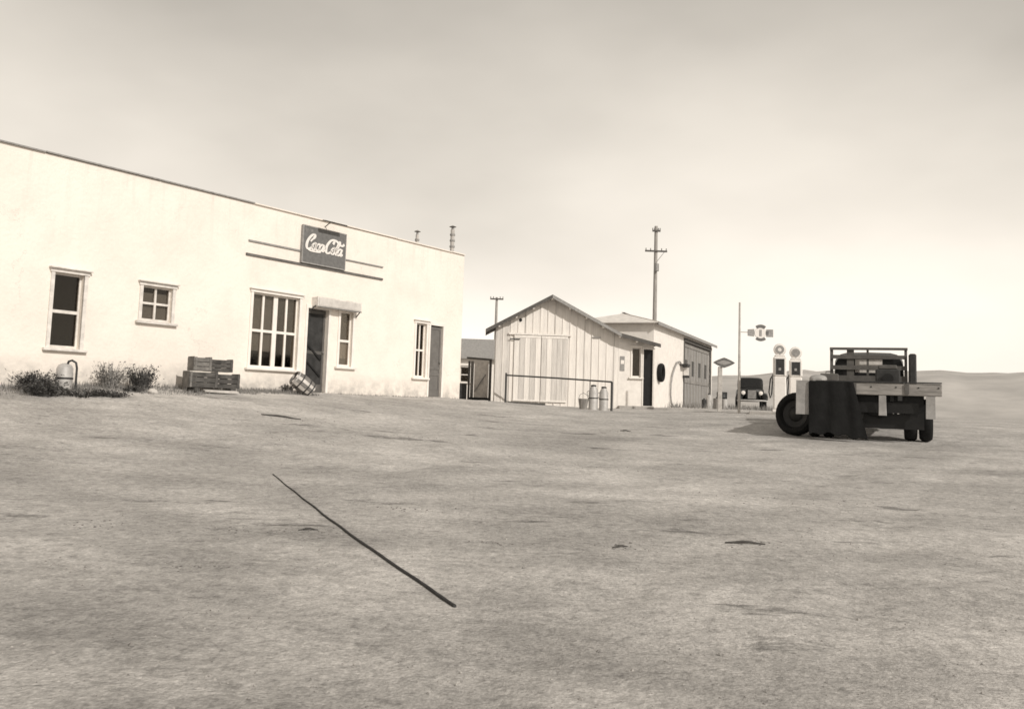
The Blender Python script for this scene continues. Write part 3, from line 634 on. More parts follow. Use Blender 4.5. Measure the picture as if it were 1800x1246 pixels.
# lumps of dark earth kicked up in patches, one uncountable mass
cl = MB(); rd = random.Random(21)
for (cx, cy, sx_, n) in ((-3.3, 15.4, .5, 60), (-.98, 14.3, .5, 40), (-1.71, 6.85, .16, 22), (-1.25, 6.9, .12, 16), (-.61, 8.1, .14, 18), (.22, 6.63, .12, 14), (1.05, 6.69, .14, 18), (-2.8, 6.8, .16, 18), (-1.74, 5.5, .12, 12), (2.1, 6.98, .15, 12), (3.0, 18.4, .4, 24), (-2.6, 13.2, .6, 30), (1.2, 12.0, .5, 20), (3.5, 9.5, .5, 20)):
    for i in range(n):
        x = cx + rd.gauss(0, sx_); y = cy + rd.gauss(0, sx_ * .5); sz = rd.uniform(.004, .014); z = gsurf(x, y) - sz * .25; a = rd.uniform(0, 6); k = 6
        vs = [(x + math.cos(a + 6.283 * q / k) * sz * rd.uniform(.7, 1.3), y + math.sin(a + 6.283 * q / k) * sz * rd.uniform(.7, 1.2), z) for q in range(k)] + [(x + math.cos(a + 6.283 * q / k) * sz * .6, y + math.sin(a + 6.283 * q / k) * sz * .6, z + sz * rd.uniform(.5, .8)) for q in range(k)] + [(x, y, z + sz * .8)]
        cl.add(vs, [(q, (q + 1) % k, k + (q + 1) % k, k + q) for q in range(k)] + [(k + q, k + (q + 1) % k, 2 * k) for q in range(k)])
cm_ = cl.mesh('clods'); cm_.materials.append(mat('damp_earth', g(.20), .95, .2, 20, .3)); o = bpy.data.objects.new('clods', cm_); C.objects.link(o); tag(o, 'small clods of dark earth scattered in patches on the yard', 'clods'); o['kind'] = 'stuff'

# ------------------------------------------------------------------ small house between store and shed
def rot2(p, a): return (p[0] * math.cos(a) - p[1] * math.sin(a), p[0] * math.sin(a) + p[1] * math.cos(a))
hs = thing('small_house', 'low pale house with gray roof glimpsed between the store and the shed', 'house', (-2.6, 46, gz(-1, 46)))
obj('wall', wall_holes(MB(), 0, 4.2, -.2, 2.2, [(1.5, 1.95, .9, 1.7)], .15).box(0, .15, .15, 3.6, -.2, 2.2).box(4.05, 4.2, .15, 3.6, -.2, 2.2).box(.15, 4.05, 3.5, 3.6, -.2, 2.2), M['white'], hs)
obj('roof', MB().prism([(-.3, 2.12), (1.8, 3.2), (4.0, 2.12), (4.0, 2.2), (1.8, 3.29), (-.3, 2.2)], -.3, 4.5, 'x'), M['signmid'], hs)
obj('gable', MB().prism([(.1, 2.2), (1.8, 3.1), (3.5, 2.2)], 0.0, .1, 'x'), M['white'], hs)
window(hs, 1.5, 1.95, .9, 1.7, hb_=[(1.3, .05)])
# framed pale panel beside it
pf = thing('framed_panel', 'pale panel in a dark timber frame standing between the store corner and the shed', 'panel', (-.52, 34.0, gz(-.2, 34)), R(-3))
obj('post', MB().box(0, .08, 0, .08, -.1, 1.5), M['garagedk'], pf); obj('post', MB().box(.80, .90, 0, .08, -.1, 1.6), M['garagedk'], pf)
obj('top_rail', MB().box(-.06, .9, -.02, 0.1, 1.56, 1.63, (R(3), 'Y')), M['garagedk'], pf); obj('bottom_rail', MB().box(.08, .80, .0, .08, .02, .12), M['black'], pf)
obj('panel', MB().box(.24, .78, .03, .05, .12, 1.5), M['trim'], pf); obj('diagonal_brace', MB().box(.10, .86, -.003, .02, .66, .70, (R(-58), 'Y')), M['signmid'], pf)
obj('side_board', MB().box(.10, .22, .03, .05, .1, 1.5), M['garage'], pf)
bx = thing('storage_box', 'dark upright box at the foot of the store\'s far corner', 'box', (-.86, 33.2, gz(-.8, 33)), 0)
obj('box_body', MB().bev(0, .32, 0, .4, 0, .58, .012), M['dkmetal'], bx); obj('box_lid', MB().bev(-.01, .33, -.01, .41, .58, .61, .01), M['garagedk'], bx)

# ------------------------------------------------------------------ shed
SY = 31.7
sh = thing('wooden_shed', 'white board-and-batten shed with gabled front and lean-to end', 'shed', (.47, SY, -.02))
WX = 6.12 - .47; rX = 2.43 - .47   # local widths
def roof_z(x):   # underside of roof at local x
    if x < rX: return 3.84 - (rX - x) * .558
    if x < 4.44: return 3.84 - (x - rX) * .52
    return 3.84 - (4.44 - rX) * .52 - (x - 4.44) * .24
x = 0.0; bi = 0
plan = MB()
DOORX0, DOORX1, DTOP = 5.30, 5.66, 2.08; WINX0, WINX1, WZ0, WZ1 = 4.88, 5.20, 1.06, 2.12
while x < 4.40:
    w = .265 if x + .265 < 4.40 else 4.40 - x; a, b = x + .004, x + w - .004
    top0, top1 = roof_z(a), roof_z(b); poly = [(a, -.35), (b, -.35), (b, top1)]
    if a < rX < b: poly.append((rX, roof_z(rX)))
    poly.append((a, top0)); dy = random.uniform(-.006, .006)
    gray = bi in (2, 3, 5, 6, 8, 9) 
    obj('board', MB().prism(poly, dy, .035 + dy), M['boardgray'] if bi in (0, 1) else M['board'], sh)
    if x > .05: obj('batten', MB().box(x - .018, x + .018, -.022, -.007, -.3, roof_z(x) - .02), M['board'] if bi % 4 else M['boardgray'], sh)
    x += w; bi += 1
# plastered lean-to front
lw = wall_holes(MB(), 4.40, WX, -.4, 2.30, [(WINX0, WINX1, WZ0, WZ1), (DOORX0, DOORX1, .06, DTOP)], .12)
obj('lean_to_wall', lw, M['white'], sh)
obj('lean_to_gable', MB().prism([(4.40, 2.30), (WX, 2.30), (WX, roof_z(WX)), (4.44, roof_z(4.44)), (4.40, roof_z(4.40))], 0.001, .12), M['white'], sh)
window(sh, WINX0, WINX1, WZ0, WZ1, casing=.04, ins=.05, head=.03, shades=[(WINX0, WINX1, WZ0, WZ1, 'signmid')], m='white')
dd = MB().box(DOORX0 + .02, DOORX1 - .01, .1, .13, .06, DTOP - .02); obj('door', dd, M['black'], sh)
obj('door_frame', MB().box(DOORX0 - .045, DOORX0, -.02, .03, .06, DTOP).box(DOORX1, DOORX1 + .045, -.02, .03, .06, DTOP).box(DOORX0 - .045, DOORX1 + .045, -.021, .03, DTOP, DTOP + .05), M['white'], sh)
obj('sill_step', MB().bev(4.42, WX, -.25, -.001, -.25, .045, .01), M['concrete'], sh)
# rest of the walls
bk = MB(); bk.box(.0, .1, .04, 2.4, -.4, roof_z(0.1) - .02); bk.box(0.1, WX, 2.3, 2.4, -.4, 2.2); bk.box(WX - .1, WX, .121, 2.3, -.4, roof_z(WX)); obj('side_wall', bk, M['board'], sh)
# roof: three slopes as sheets with thickness, each of courses of boards
def slope(xa, za, xb, zb, yf, yb, m, n, nm='roof_plank'):
    for k in range(n):
        ya = yf + (yb - yf) * k / n; yc = yf + (yb - yf) * (k + 1) / n - .006; dz = random.uniform(0, .006)
        obj(nm, MB().prism([(xa, za + dz), (xb, zb + dz), (xb, zb + .035 + dz), (xa, za + .035 + dz)], ya, yc), m, sh)
ov = -.38
slope(-.37, roof_z(-.37) + .005, rX, roof_z(rX) + .005, ov, 2.5, M['shingle'], 9)
slope(rX + .001, roof_z(rX) + .005, 4.44, roof_z(4.44) + .005, ov, 2.5, M['shingle'], 9)
slope(4.441, roof_z(4.44) + .005, 5.82, roof_z(5.82) + .005, ov, 2.4, M['shingle'], 8)
def rake(xa, xb, m):
    za, zb = roof_z(xa), roof_z(xb)
    obj('rake_board', MB().prism([(xa, za - .085), (xb, zb - .085), (xb, zb + .035), (xa, za + .035)], ov - .03, ov - .002), m, sh)
rake(-.38, rX, M['garagedk']); rake(rX + .001, 4.44, M['signmid']); rake(4.442, 5.83, M['garagedk'])
for xr in [.1, .7, 1.3, rX, 2.6, 3.2, 3.8, 4.4, 5.0]: obj('rafter_end', MB().box(xr - .03, xr + .03, ov + .002, -.03, roof_z(xr) - .12, roof_z(xr) - .03), M['board'], sh)
# plank doors on the gable
for (a, b, sd_) in ((.66, 1.62, 0), (1.64, 2.58, 1)):
    fr = obj('plank_door', MB().box(a, b, -.062, -.05, 2.34, 2.42).box(a, b, -.062, -.05, .08, .14), M['board'], sh); nb = 5
    for k in range(nb):
        xa = a + (b - a) * k / nb; obj('plank', MB().box(xa + .004, xa + (b - a) / nb - .004, -.05, -.03, .08, 2.42), M['boardgray'] if (k + sd_) % 2 or k == 3 else M['board'], fr)
obj('door_track', MB().box(.45, 2.7, -.085, -.03, 2.44, 2.50), M['board'], sh)
obj('hinge', MB().box(.5, .86, -.09, -.076, 2.26, 2.30), M['rail'], sh); obj('vent_hole', MB().lathe([(0, -.035), (.05, -.035), (.06, -.02), (.06, 0)], (.86, -.005, 2.97), (0, 1, 0), 12), M['black'], sh)
obj('shelf_bracket', MB().box(3.45, 3.75, -.06, -.03, 2.42, 2.45), M['signmid'], sh)
obj('notice_board', MB().box(4.46, 4.62, -.02, -.001, 1.28, 1.80), M['signmid'], sh).__setitem__('label', 'small gray notice board'); obj('notice_paper', MB().box(4.48, 4.60, -.026, -.021, 1.52, 1.66), M['white'], sh)

# ------------------------------------------------------------------ garage behind
GC = Vector((6.62, 34.3, -.05)); GA = math.atan2(.912, .41)     # local +x runs along the long gray front, away from the camera
gr = thing('garage', 'long pale garage with tall gray plank doors beyond the shed', 'garage', GC, GA)
GL, GH = 12.9, 3.32; D0, D1, DH = 5.9, 12.4, 3.02; RW = 1.7
obj('wall', wall_holes(MB(), 0, GL, -.5, GH, [(D0, D1, .0, DH)], .2), M['white'], gr)
obj('end_wall', MB().box(0, .15, .201, 3.4, -.5, GH).box(GL - .15, GL, .201, 3.4, -.5, GH).box(.15, GL - .15, 3.25, 3.4, -.5, GH), M['white'], gr)
obj('hip_roof', MB().add([(-.25, -.22, GH), (-.25, 3.6, GH), (RW, RW, GH + .54), (-.25, -.22, GH - .03), (-.25, 3.6, GH - .03), (RW, RW, GH + .50)], [(0, 2, 1), (3, 4, 5), (0, 1, 4, 3), (0, 3, 5, 2), (1, 2, 5, 4)]), M['rooflt'], gr)
for k in range(18):
    a = -.24 + (GL + .5) * k / 18; b = -.24 + (GL + .5) * (k + 1) / 18 - .01
    ya, yb = min(RW, a + .02), min(RW, b + .02); f_ = lambda y_: GH + .005 + .54 * (y_ + .22) / (RW + .22)
    vs = [(a, -.22, GH), (b, -.22, GH), (b, yb, f_(yb)), (a, ya, f_(ya))]; vs += [(p_[0], p_[1], p_[2] + .025) for p_ in vs]
    obj('roof_sheet', MB().add(vs, [(3, 2, 1, 0), (4, 5, 6, 7), (0, 1, 5, 4), (1, 2, 6, 5), (2, 3, 7, 6), (3, 0, 4, 7)]), M['rooflt'], gr)
obj('rear_roof', MB().prism([(3.6, GH - .01), (RW, GH + .54), (RW, GH + .565), (3.6, GH + .02)], RW + .01, GL + .25, 'x'), M['rooflt'], gr)
obj('fascia', MB().box(-.25, GL + .25, -.25, -.221, GH - .10, GH + .025), M['signmid'], gr)
obj('ridge_cap', MB().box(RW, GL + .25, RW - .06, RW + .06, GH + .575, GH + .60), M['signmid'], gr)
df = MB(); df.box(D0 - .16, D0, -.03, .05, 0, DH); df.box(D1, D1 + .2, -.04, .05, 0, DH); df.box(D0 - .16, D1 + .2, -.05, .05, DH, DH + .16); obj('door_frame', df, M['garagedk'], gr)
obj('corner_trim', MB().box(GL - .12, GL + .02, -.025, -.001, -.3, GH - .1), M['white'], gr)
nl = 4
for k in range(nl):
    a = D0 + (D1 - D0) * k / nl + .02; b = D0 + (D1 - D0) * (k + 1) / nl - .02
    lf = obj('door_leaf', MB().box(a, b, .045, .07, DH - .2, DH - .04).box(a, b, .045, .07, .03, .2).box(a, b, .045, .07, 1.2, 1.34), M['garage'], gr)
    npk = 7
    for j in range(npk):
        xa = a + (b - a) * j / npk; xb = xa + (b - a) / npk - .012; nm = M['garage'] if (j * 7 + k) % 3 else M['signmid']
        if j in (2, 3, 4) : 
            obj('plank', MB().box(xa, xb, .075, .1, .03, 1.55), nm, lf); obj('plank', MB().box(xa, xb, .075, .1, 2.25, DH - .02), nm, lf)
            obj('pane', MB().box(xa + .02, xb - .02, .085, .09, 1.55, 2.25), M['dkmetal'] if j == 3 else M['screenlt'], lf)
        else: obj('plank', MB().box(xa, xb, .075, .1, .03, DH - .02), nm, lf)
obj('apron', MB().bev(D0 - .5, D1 + .4, -1.1, -.06, -.3, .02, .01), M['concrete'], gr)
def gw(a, b, z=0): return (GC.x + a * math.cos(GA) - b * math.sin(GA), GC.y + a * math.sin(GA) + b * math.cos(GA), GC.z + z)
def tyre_parts(t, r=.36, w=.16, c=(0, 0, 0), ax=(0, 1, 0), rim=True, rimmat='dkmetal', n=28):
    k = w / 2; tr = .30 * r
    prof = [(r - tr * 1.15, -k * .55), (r - tr * .9, -k * .92), (r - tr * .35, -k), (r - .02, -k * .75), (r, -k * .45), (r, k * .45), (r - .02, k * .75), (r - tr * .35, k), (r - tr * .9, k * .92), (r - tr * 1.15, k * .55)]
    prof.append(prof[0]); o_ = obj('tyre', MB().lathe(prof, c, ax, n), M['rubber'], t)
    if rim:
        rr = r - tr * 1.12
        obj('rim', MB().lathe([(rr, -k * .6), (rr - .02, -k * .35), (rr * .55, -k * .15), (rr * .4, -k * .45), (0, -k * .5), ], c, ax, n).lathe([(rr, k * .6), (rr - .02, k * .3), (rr * .5, k * .1), (0, k * .1)], c, ax, n), M[rimmat], t)
    return o_
ht = thing('hanging_tyre', 'dark tyre hung on the white garage wall just right of the shed', 'tyre', gw(.9, -.11, 1.42), GA)
tyre_parts(ht, .37, .18, rim=False); obj('hook', MB().tube([(0, .1, .30), (0, -.02, .30), (0, -.06, .33)], .012, 6), M['rail'], ht)
# air hose on the wall
hp = []
for (s, z) in ((5.0, 1.95), (4.6, 2.06), (4.1, 2.0), (3.6, 1.75), (3.15, 1.4), (2.9, 1.0), (2.85, .6), (3.0, .25), (3.3, .12), (3.8, .1), (4.2, .2)): hp.append((s, -.07, z))
hz = thing('air_hose', 'pale looped air hose drooping from a bracket on the white garage wall', 'hose', gw(0, 0, 0), GA); obj('hose', MB().tube(hp, .035, 8), M['signmid'], hz); obj('hose_bracket', MB().box(4.95, 5.5, -.35, -.001, 1.9, 1.98), M['dkmetal'], hz)
# small projecting sign at the door jamb
ps = thing('projecting_sign', 'tiny white sign between dark bars, projecting from the garage beside the plank doors', 'sign', gw(5.6, -.0, 1.35), GA)
obj('sign_panel', MB().box(-.02, .02, -.27, -.04, .16, .50), M['signwh'], ps); obj('bar', MB().box(-.03, .03, -.30, -.001, .51, .62), M['dkmetal'], ps); obj('bar', MB().box(-.03, .03, -.30, -.001, .04, .14), M['dkmetal'], ps)

# ------------------------------------------------------------------ railing in front of the shed
A = Vector((.86, 31.0, gz(.86, 31.0))); B = Vector((4.32, 29.4, gz(4.32, 29.4)))
rl = thing('hitching_rail', 'thin dark pipe railing in front of the gabled shed', 'railing', (0, 0, 0))
ta, tb = .94, .79; top = [A * 1 + Vector((0, 0, 0)), B * 1]; At = Vector((A.x, A.y, ta)); Bt = Vector((B.x, B.y, tb))
obj('post', MB().tube([A - Vector((0, 0, .2)), At + Vector((0, 0, .08))], .035, 8), M['rail'], rl)
obj('post', MB().tube([B - Vector((0, 0, .2)), Bt + Vector((0, 0, .0))], .04, 8), M['rail'], rl)
obj('top_rail', MB().tube([At, At.lerp(Bt, .5) + Vector((0, 0, .01)), Bt], .028, 8), M['rail'], rl)
md = A.lerp(B, .8); obj('post', MB().tube([(md.x, md.y, gz(md.x, md.y) - .1), (md.x, md.y, At.lerp(Bt, .8).z)], .014, 6), M['metal'], rl)
rail_shadow_bar = obj('timber', MB().bev(-.65, .65, -.06, .06, -.02, .07, .01), M['garagedk'], None, (1.6, 31.15, gz(1.6, 31.1)), (0, R(1), R(-6))); tag(rail_shadow_bar, 'dark bar in place of the rail shadow on the ground at the left post of the railing', 'timber')  # added dark bar standing in for the shadow of the railing
# cans by the right post
def can(loc, r, h, lab, m, tilt=0, rz=0, band=True):
    t = thing('oil_can', lab, 'oil can', loc, rz, 'tall cans beside the railing'); t.rotation_euler = (0, tilt, rz)
    obj('can_body', MB().lathe([(0, 0), (r, 0), (r, .02), (r * .985, .03), (r * .985, h - .16), (r * .9, h - .13), (r * .55, h - .03), (r * .55, h - .01), (0, h - .01)], n=22), M[m], t)
    obj('rim_band', MB().lathe([(r * .985, 0), (r + .012, .004), (r + .012, .03), (r * .985, .034)], (0, 0, h * .48), n=22), M['dkmetal'] if band else M[m], t)
    obj('lid', MB().lathe([(r * .58, 0), (r * .6, .02), (r * .58, .04), (.05, .055), (0, .055)], (0, 0, h - .015), n=18), M['dkmetal'], t)
    obj('handle', MB().tube([(-r * .9, 0, h - .16), (-r - .05, 0, h - .19), (-r - .05, 0, h - .3), (-r * .98, 0, h - .34)], .010, 6), M['dkmetal'], t)
can((3.72, 29.45, gz(3.72, 29.45)), .155, .80, 'tall pale can standing in the middle of the group by the railing', 'drum')
can((4.06, 29.42, gz(4.06, 29.42)), .15, .76, 'tall pale can nearest the right railing post', 'drum')
bk_ = thing('bucket', 'low dark bucket left of the two tall cans by the railing', 'bucket', (3.40, 29.5, gz(3.4, 29.5)))
obj('bucket_body', MB().lathe([(0, 0), (.12, 0), (.17, .34), (.175, .36), (.16, .36), (.115, .02), (0, .02)], n=20), M['garage'], bk_); obj('bail', MB().tube([(.16, 0, .34), (.12, .02, .48), (0, .03, .55), (-.12, .02, .48), (-.16, 0, .34)], .008, 6), M['rail'], bk_)
obj('contents', MB().lathe([(0, .3), (.155, .3)], n=16), M['black'], bk_)

# ------------------------------------------------------------------ utility poles
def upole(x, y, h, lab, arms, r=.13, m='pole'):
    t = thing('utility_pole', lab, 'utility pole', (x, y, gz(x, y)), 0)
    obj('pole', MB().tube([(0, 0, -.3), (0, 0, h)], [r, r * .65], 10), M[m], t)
    for (z, w) in arms:
        ar = obj('crossarm', MB().box(-w / 2, w / 2, -.17, -.08, z - .055, z + .055), M['garagedk'], t)
        for s in (-.92, -.5, .5, .92): obj('insulator', MB().lathe([(.02, 0), (.04, .03), (.03, .09), (.045, .12), (0, .16)], (s * w / 2, -.125, z + .055), n=8), M['metal'], ar)
    return t
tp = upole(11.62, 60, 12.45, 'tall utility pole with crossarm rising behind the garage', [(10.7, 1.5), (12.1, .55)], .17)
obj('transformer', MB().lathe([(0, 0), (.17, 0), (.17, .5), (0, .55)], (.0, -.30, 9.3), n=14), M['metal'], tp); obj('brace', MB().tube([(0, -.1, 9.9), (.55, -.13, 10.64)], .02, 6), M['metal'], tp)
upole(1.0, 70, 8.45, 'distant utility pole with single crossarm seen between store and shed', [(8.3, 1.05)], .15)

# ------------------------------------------------------------------ filling station things
isl = tag(obj('pump_island', MB().bev(-1.0, 1.5, -.55, .55, -.3, .07, .02), M['concrete'], None, (9.25, 27.15, gz(9.2, 27.1)), (0, 0, R(-20))), 'low concrete island under the two gas pumps', 'pump island')
def gas_pump(loc, rz, lab, gm, h=1.74):
    t = thing('gas_pump', lab, 'gas pump', loc, rz, 'white gas pumps on the island')
    obj('pump_base', MB().bev(-.21, .21, -.19, .19, 0, .09, .012), M['pump'], t)
    obj('pump_body', MB().bev(-.18, .18, -.16, .16, .09, 1.08, .03), M['pump'], t)
    hd = obj('pump_head', MB().bev(-.19, .19, -.17, .17, 1.08, h - .06, .03), M['pump'], t)
    obj('pump_top', MB().bev(-.15, .15, -.13, .13, h - .06, h, .02), M['pump'], t)
    obj('dial_face', MB().box(-.12, .12, -.182, -.171, 1.14, h - .13), M['dkmetal'], t)
    obj('dial_trim', MB().box(-.135, -.12, -.188, -.171, 1.13, h - .12).box(.12, .135, -.188, -.171, 1.13, h - .12), M['drum'], t)
    obj('number_plate', MB().box(-.04, .03, -.187, -.183, 1.26, 1.34), M['signmid'], t)
    obj('globe', MB().lathe([(0, -.07), (.13, -.07), (.17, -.055), (.185, 0), (.17, .055), (.13, .07), (0, .07)], (0, 0, h + .16), (0, 1, 0), 24), M['pump'], t)
    obj('globe_emblem', MB().lathe([(.06 if gm else 0, 0), (.06 if gm else 0, -.006), (.125, -.006), (.125, 0)], (0, -.071, h + .16), (0, 1, 0), 20), M['signmid'], t)
    obj('globe_neck', MB().lathe([(.07, 0), (.07, .03)], (0, 0, h - .005), n=14), M['metal'], t)
    obj('hose', MB().tube([(-.19, 0, 1.15), (-.27, -.02, 1.0), (-.31, -.03, .6), (-.27, -.04, .42), (-.23, -.05, .55), (-.21, -.05, .95)], .018, 8), M['rubber'], t)
    obj('nozzle', MB().tube([(-.21, -.05, .93), (-.215, -.05, 1.06), (-.20, -.08, 1.12)], .022, 8), M['metal'], t)
gas_pump((9.06, 27.0, gz(9.0, 27.0) + .07), R(-16), 'left gas pump with a ringed emblem on its globe', True)
gas_pump((9.60, 27.15, gz(9.6, 27.1) + .07), R(-18), 'right gas pump, the one half hidden by the truck', False, 1.66)
# tall thin pole with winged emblem sign
pl = thing('sign_pole', 'tall thin pale pole carrying a winged round emblem sign by the pumps', 'sign pole', (8.12, 28.0, gz(8.12, 28)), 0)
obj('pole', MB().tube([(0, 0, -.2), (0, 0, 3.5)], [.045, .03], 10), M['polelt'], pl)
obj('sign_arm', MB().tube([(0, 0, 2.56), (.3, 0, 2.56)], .014, 8), M['polelt'], pl)
ex, ez = .66, 2.55
obj('emblem_disc', MB().lathe([(0, -.02), (.19, -.02), (.19, .02), (0, .02)], (ex, 0, ez), (0, 1, 0), 28), M['signwh'], pl)
def arc(a0, a1, r0_, r1_, yy):
    mb = MB(); n = 10; vs = []
    for i in range(n + 1):
        a = R(a0 + (a1 - a0) * i / n)
        for rr_ in (r0_, r1_):
            for y_ in (yy, yy - .012): vs.append((ex + rr_ * math.cos(a), y_, ez + rr_ * math.sin(a)))
    fs = []
    for i in range(n):
        k = i * 4
        fs += [(k, k + 2, k + 6, k + 4), (k + 1, k + 5, k + 7, k + 3), (k, k + 4, k + 5, k + 1), (k + 2, k + 3, k + 7, k + 6)]
    fs += [(0, 1, 3, 2), (n * 4, n * 4 + 2, n * 4 + 3, n * 4 + 1)]
    return mb.add(vs, fs)
obj('emblem_band', arc(50, 130, .17, .265, -.022), M['signgr'], pl); obj('emblem_band', arc(230, 310, .17, .265, -.022), M['signgr'], pl)
obj('emblem_wing', MB().prism([(ex - .40, ez - .10), (ex - .20, ez - .12), (ex - .20, ez + .12), (ex - .40, ez + .10)], -.02, .02), M['signmid'], pl)
obj('emblem_wing', MB().prism([(ex + .19, ez - .12), (ex + .40, ez - .12), (ex + .40, ez + .12), (ex + .19, ez + .12)], -.02, .02), M['signmid'], pl)
obj('emblem_mark', MB().box(ex + .17, ex + .25, -.035, -.022, ez - .05, ez + .06), M['signgr'], pl); obj('emblem_letter', MB().box(ex - .04, ex + .035, -.03, -.021, ez - .1, ez + .1), M['signmid'], pl)
# oval sign on a post
ov_ = thing('oval_sign', 'dark diamond-shaped sign on a short gray post at the garage corner', 'sign', (8.06, 30.0, gz(8.06, 30)), R(-8))
obj('sign_post', MB().bev(-.07, .07, .03, .12, -.2, 1.50, .01), M['polelt'], ov_)
pts = []
for i in range(32):
    a = 2 * math.pi * i / 32; ca_, sa_ = math.cos(a), math.sin(a); pts.append((.12 + .36 * (1 if ca_ > 0 else -1) * abs(ca_) ** 1.75, 1.64 + .175 * (1 if sa_ > 0 else -1) * abs(sa_) ** 1.7))
obj('sign_plate', MB().prism(pts, -.005, .028), M['signgr'], ov_); obj('sign_inset', MB().prism([(.12 + (p_[0] - .12) * .7, 1.64 + (p_[1] - 1.64) * .45) for p_ in pts], -.012, -.0051), M['signmid'], ov_)
# junk by the garage corner
tb_ = thing('oil_drum', 'dark upright drum at the right corner of the garage doors', 'drum', (*gw(13.2, -.5)[:2], gz(*gw(13.2, -.5)[:2])), 0)
obj('drum_body', MB().lathe([(0, 0), (.26, 0), (.27, .02), (.26, .28), (.275, .3), (.26, .32), (.26, .56), (.275, .58), (.26, .6), (.27, .84), (.25, .86), (0, .84)], n=22), M['dkmetal'], tb_)
obj('bung', MB().lathe([(0, 0), (.03, 0), (.03, .02), (0, .02)], (.15, 0, .842), n=10), M['metal'], tb_)
for i, (px_, r_, h_, m_, lb) in enumerate(((9.35, .13, .55, 'drum', 'pale narrow can left of the middle, in the junk right of the garage'), (9.68, .15, .42, 'garage', 'squat gray can in the junk right of the garage'), (10.0, .12, .40, 'drum', 'small pale can at the right end of the garage junk'), (9.15, .10, .35, 'dkmetal', 'short dark can next to the dark drum'))):
    t = thing('junk_can', lb, 'can', (px_, 36.5, gz(px_, 36.5)), 0, 'cans beside the garage')
    obj('can_body', MB().lathe([(0, 0), (r_, 0), (r_, h_), (r_ * .9, h_ + .01), (0, h_ + .01)], n=16), M[m_], t); obj('lid', MB().lathe([(r_ * .35, 0), (r_ * .35, .05), (0, .055)], (0, 0, h_ + .01), n=12), M['dkmetal'], t)

# ------------------------------------------------------------------ parked old car beyond the pumps
cr = thing('old_car', 'dark old sedan with a bright headlamp parked beyond the gas pumps', 'car', (13.55, 44.5, gz(13.5, 44.5)), R(-14))
def rbox(mb, secs):
    """loft of rounded sections: (y, halfwidth, z0, z1, corner)"""
    n = 20; vs = []; fs = []
    for (y, hw, z0, z1, k) in secs:
        cz = (z0 + z1) / 2; hh = (z1 - z0) / 2
        for i in range(n):
            a = 2 * math.pi * i / n; c_, s_ = math.cos(a), math.sin(a); e_ = 2 / k
            vs.append((hw * abs(c_) ** e_ * (1 if c_ > 0 else -1), y, cz + hh * abs(s_) ** e_ * (1 if s_ > 0 else -1)))
    for j in range(len(secs) - 1):
        for i in range(n):
            i2 = (i + 1) % n; fs.append((j * n + i, j * n + i2, j * n + n + i2, j * n + n + i))
    mb.add(vs, fs, True); b_ = len(mb.v) - len(vs)
    mb.f += [tuple(b_ + i for i in range(n)), tuple(b_ + len(vs) - n + i for i in reversed(range(n)))]; mb.smooth += [False, False]; return mb
obj('body', rbox(MB(), [(0.0, .26, .55, 1.02, 3), (.05, .32, .48, 1.06, 3.5), (.6, .40, .45, 1.10, 4), (1.1, .55, .45, 1.12, 5), (1.3, .66, .42, 1.15, 5), (3.0, .68, .42, 1.12, 5), (3.7, .6, .45, .98, 4)]), M['black'], cr)
obj('cabin', rbox(MB(), [(1.25, .60, 1.0, 1.15, 4), (1.42, .62, 1.0, 1.62, 5), (1.8, .63, 1.0, 1.68, 5), (2.8, .62, 1.0, 1.66, 5), (3.2, .55, 1.0, 1.5, 4)]), M['black'], cr)
obj('windscreen', MB().box(-.50, .50, 1.385, 1.40, 1.18, 1.50, (R(-8), 'X')), M['screenlt'], cr); obj('grille', MB().box(-.2, .2, -.02, 0.0, .55, .98), M['metal'], cr)
for s in (-1, 1):
    obj('fender', rbox(MB(), [(-.25, .10, .45, .55, 2.4), (-.1, .16, .42, .75, 2.6), (.3, .17, .55, .86, 2.6), (.75, .15, .42, .72, 2.6), (1.1, .1, .3, .45, 2.4)]), M['black'], cr, (s * .60, 0, 0))
    h_ = obj('headlamp', MB().lathe([(0, .16), (.07, .12), (.11, .03), (.11, 0)], (s * .42, -.08, .84), (0, 1, 0), 18), M['metal'], cr); obj('lens', MB().lathe([(0, -.02), (.06, -.015), (.10, 0)], (s * .42, -.08, .84), (0, 1, 0), 18), M['dome'], h_)
    for y_ in (.25, 2.9):
        wh = thing('wheel', '', ''); del wh['label']; del wh['category']; wh.parent = cr; tyre_parts(wh, .36, .15, (s * .62, y_, .36), (1, 0, 0), n=20)
obj('bumper', MB().tube([(-.72, -.2, .45), (-.5, -.32, .46), (0, -.36, .46), (.5, -.32, .46), (.72, -.2, .45)], .04, 8), M['drum'], cr)
# ------------------------------------------------------------------ flatbed truck, seen from behind
TP = Vector((7.74, 17.75, 0)); tz = gz(7.74, 18.6) + .0; TA = R(-23.5)
tr = thing('flatbed_truck', 'dark flatbed truck seen from behind with slatted rack against its cab', 'truck', (TP.x, TP.y, tz), TA)
BW = 1.30
for k in range(9):
    a = -BW + 2 * BW * k / 9; obj('bed_plank', MB().box(a + .004, a + 2 * BW / 9 - .004, .06, 3.7, 1.09, 1.13 + random.uniform(-.004, .004)), M['sill'], tr)
obj('rear_sill', MB().bev(-.56, BW, -.02, .055, .90, 1.14, .012), M['sill'], tr)
obj('rear_sill', MB().bev(-BW, -.565, -.02, .055, .95, 1.14, .012), M['black'], tr)
obj('rub_rail', MB().bev(-BW + .3, BW, -.045, -.021, 1.145, 1.17, .006), M['dkmetal'], tr)
for s in (-1, 1): obj('side_rail', MB().box(s * BW - (.05 if s > 0 else 0), s * BW + (.05 if s < 0 else 0), .06, 3.7, .93, 1.085), M['black'], tr)
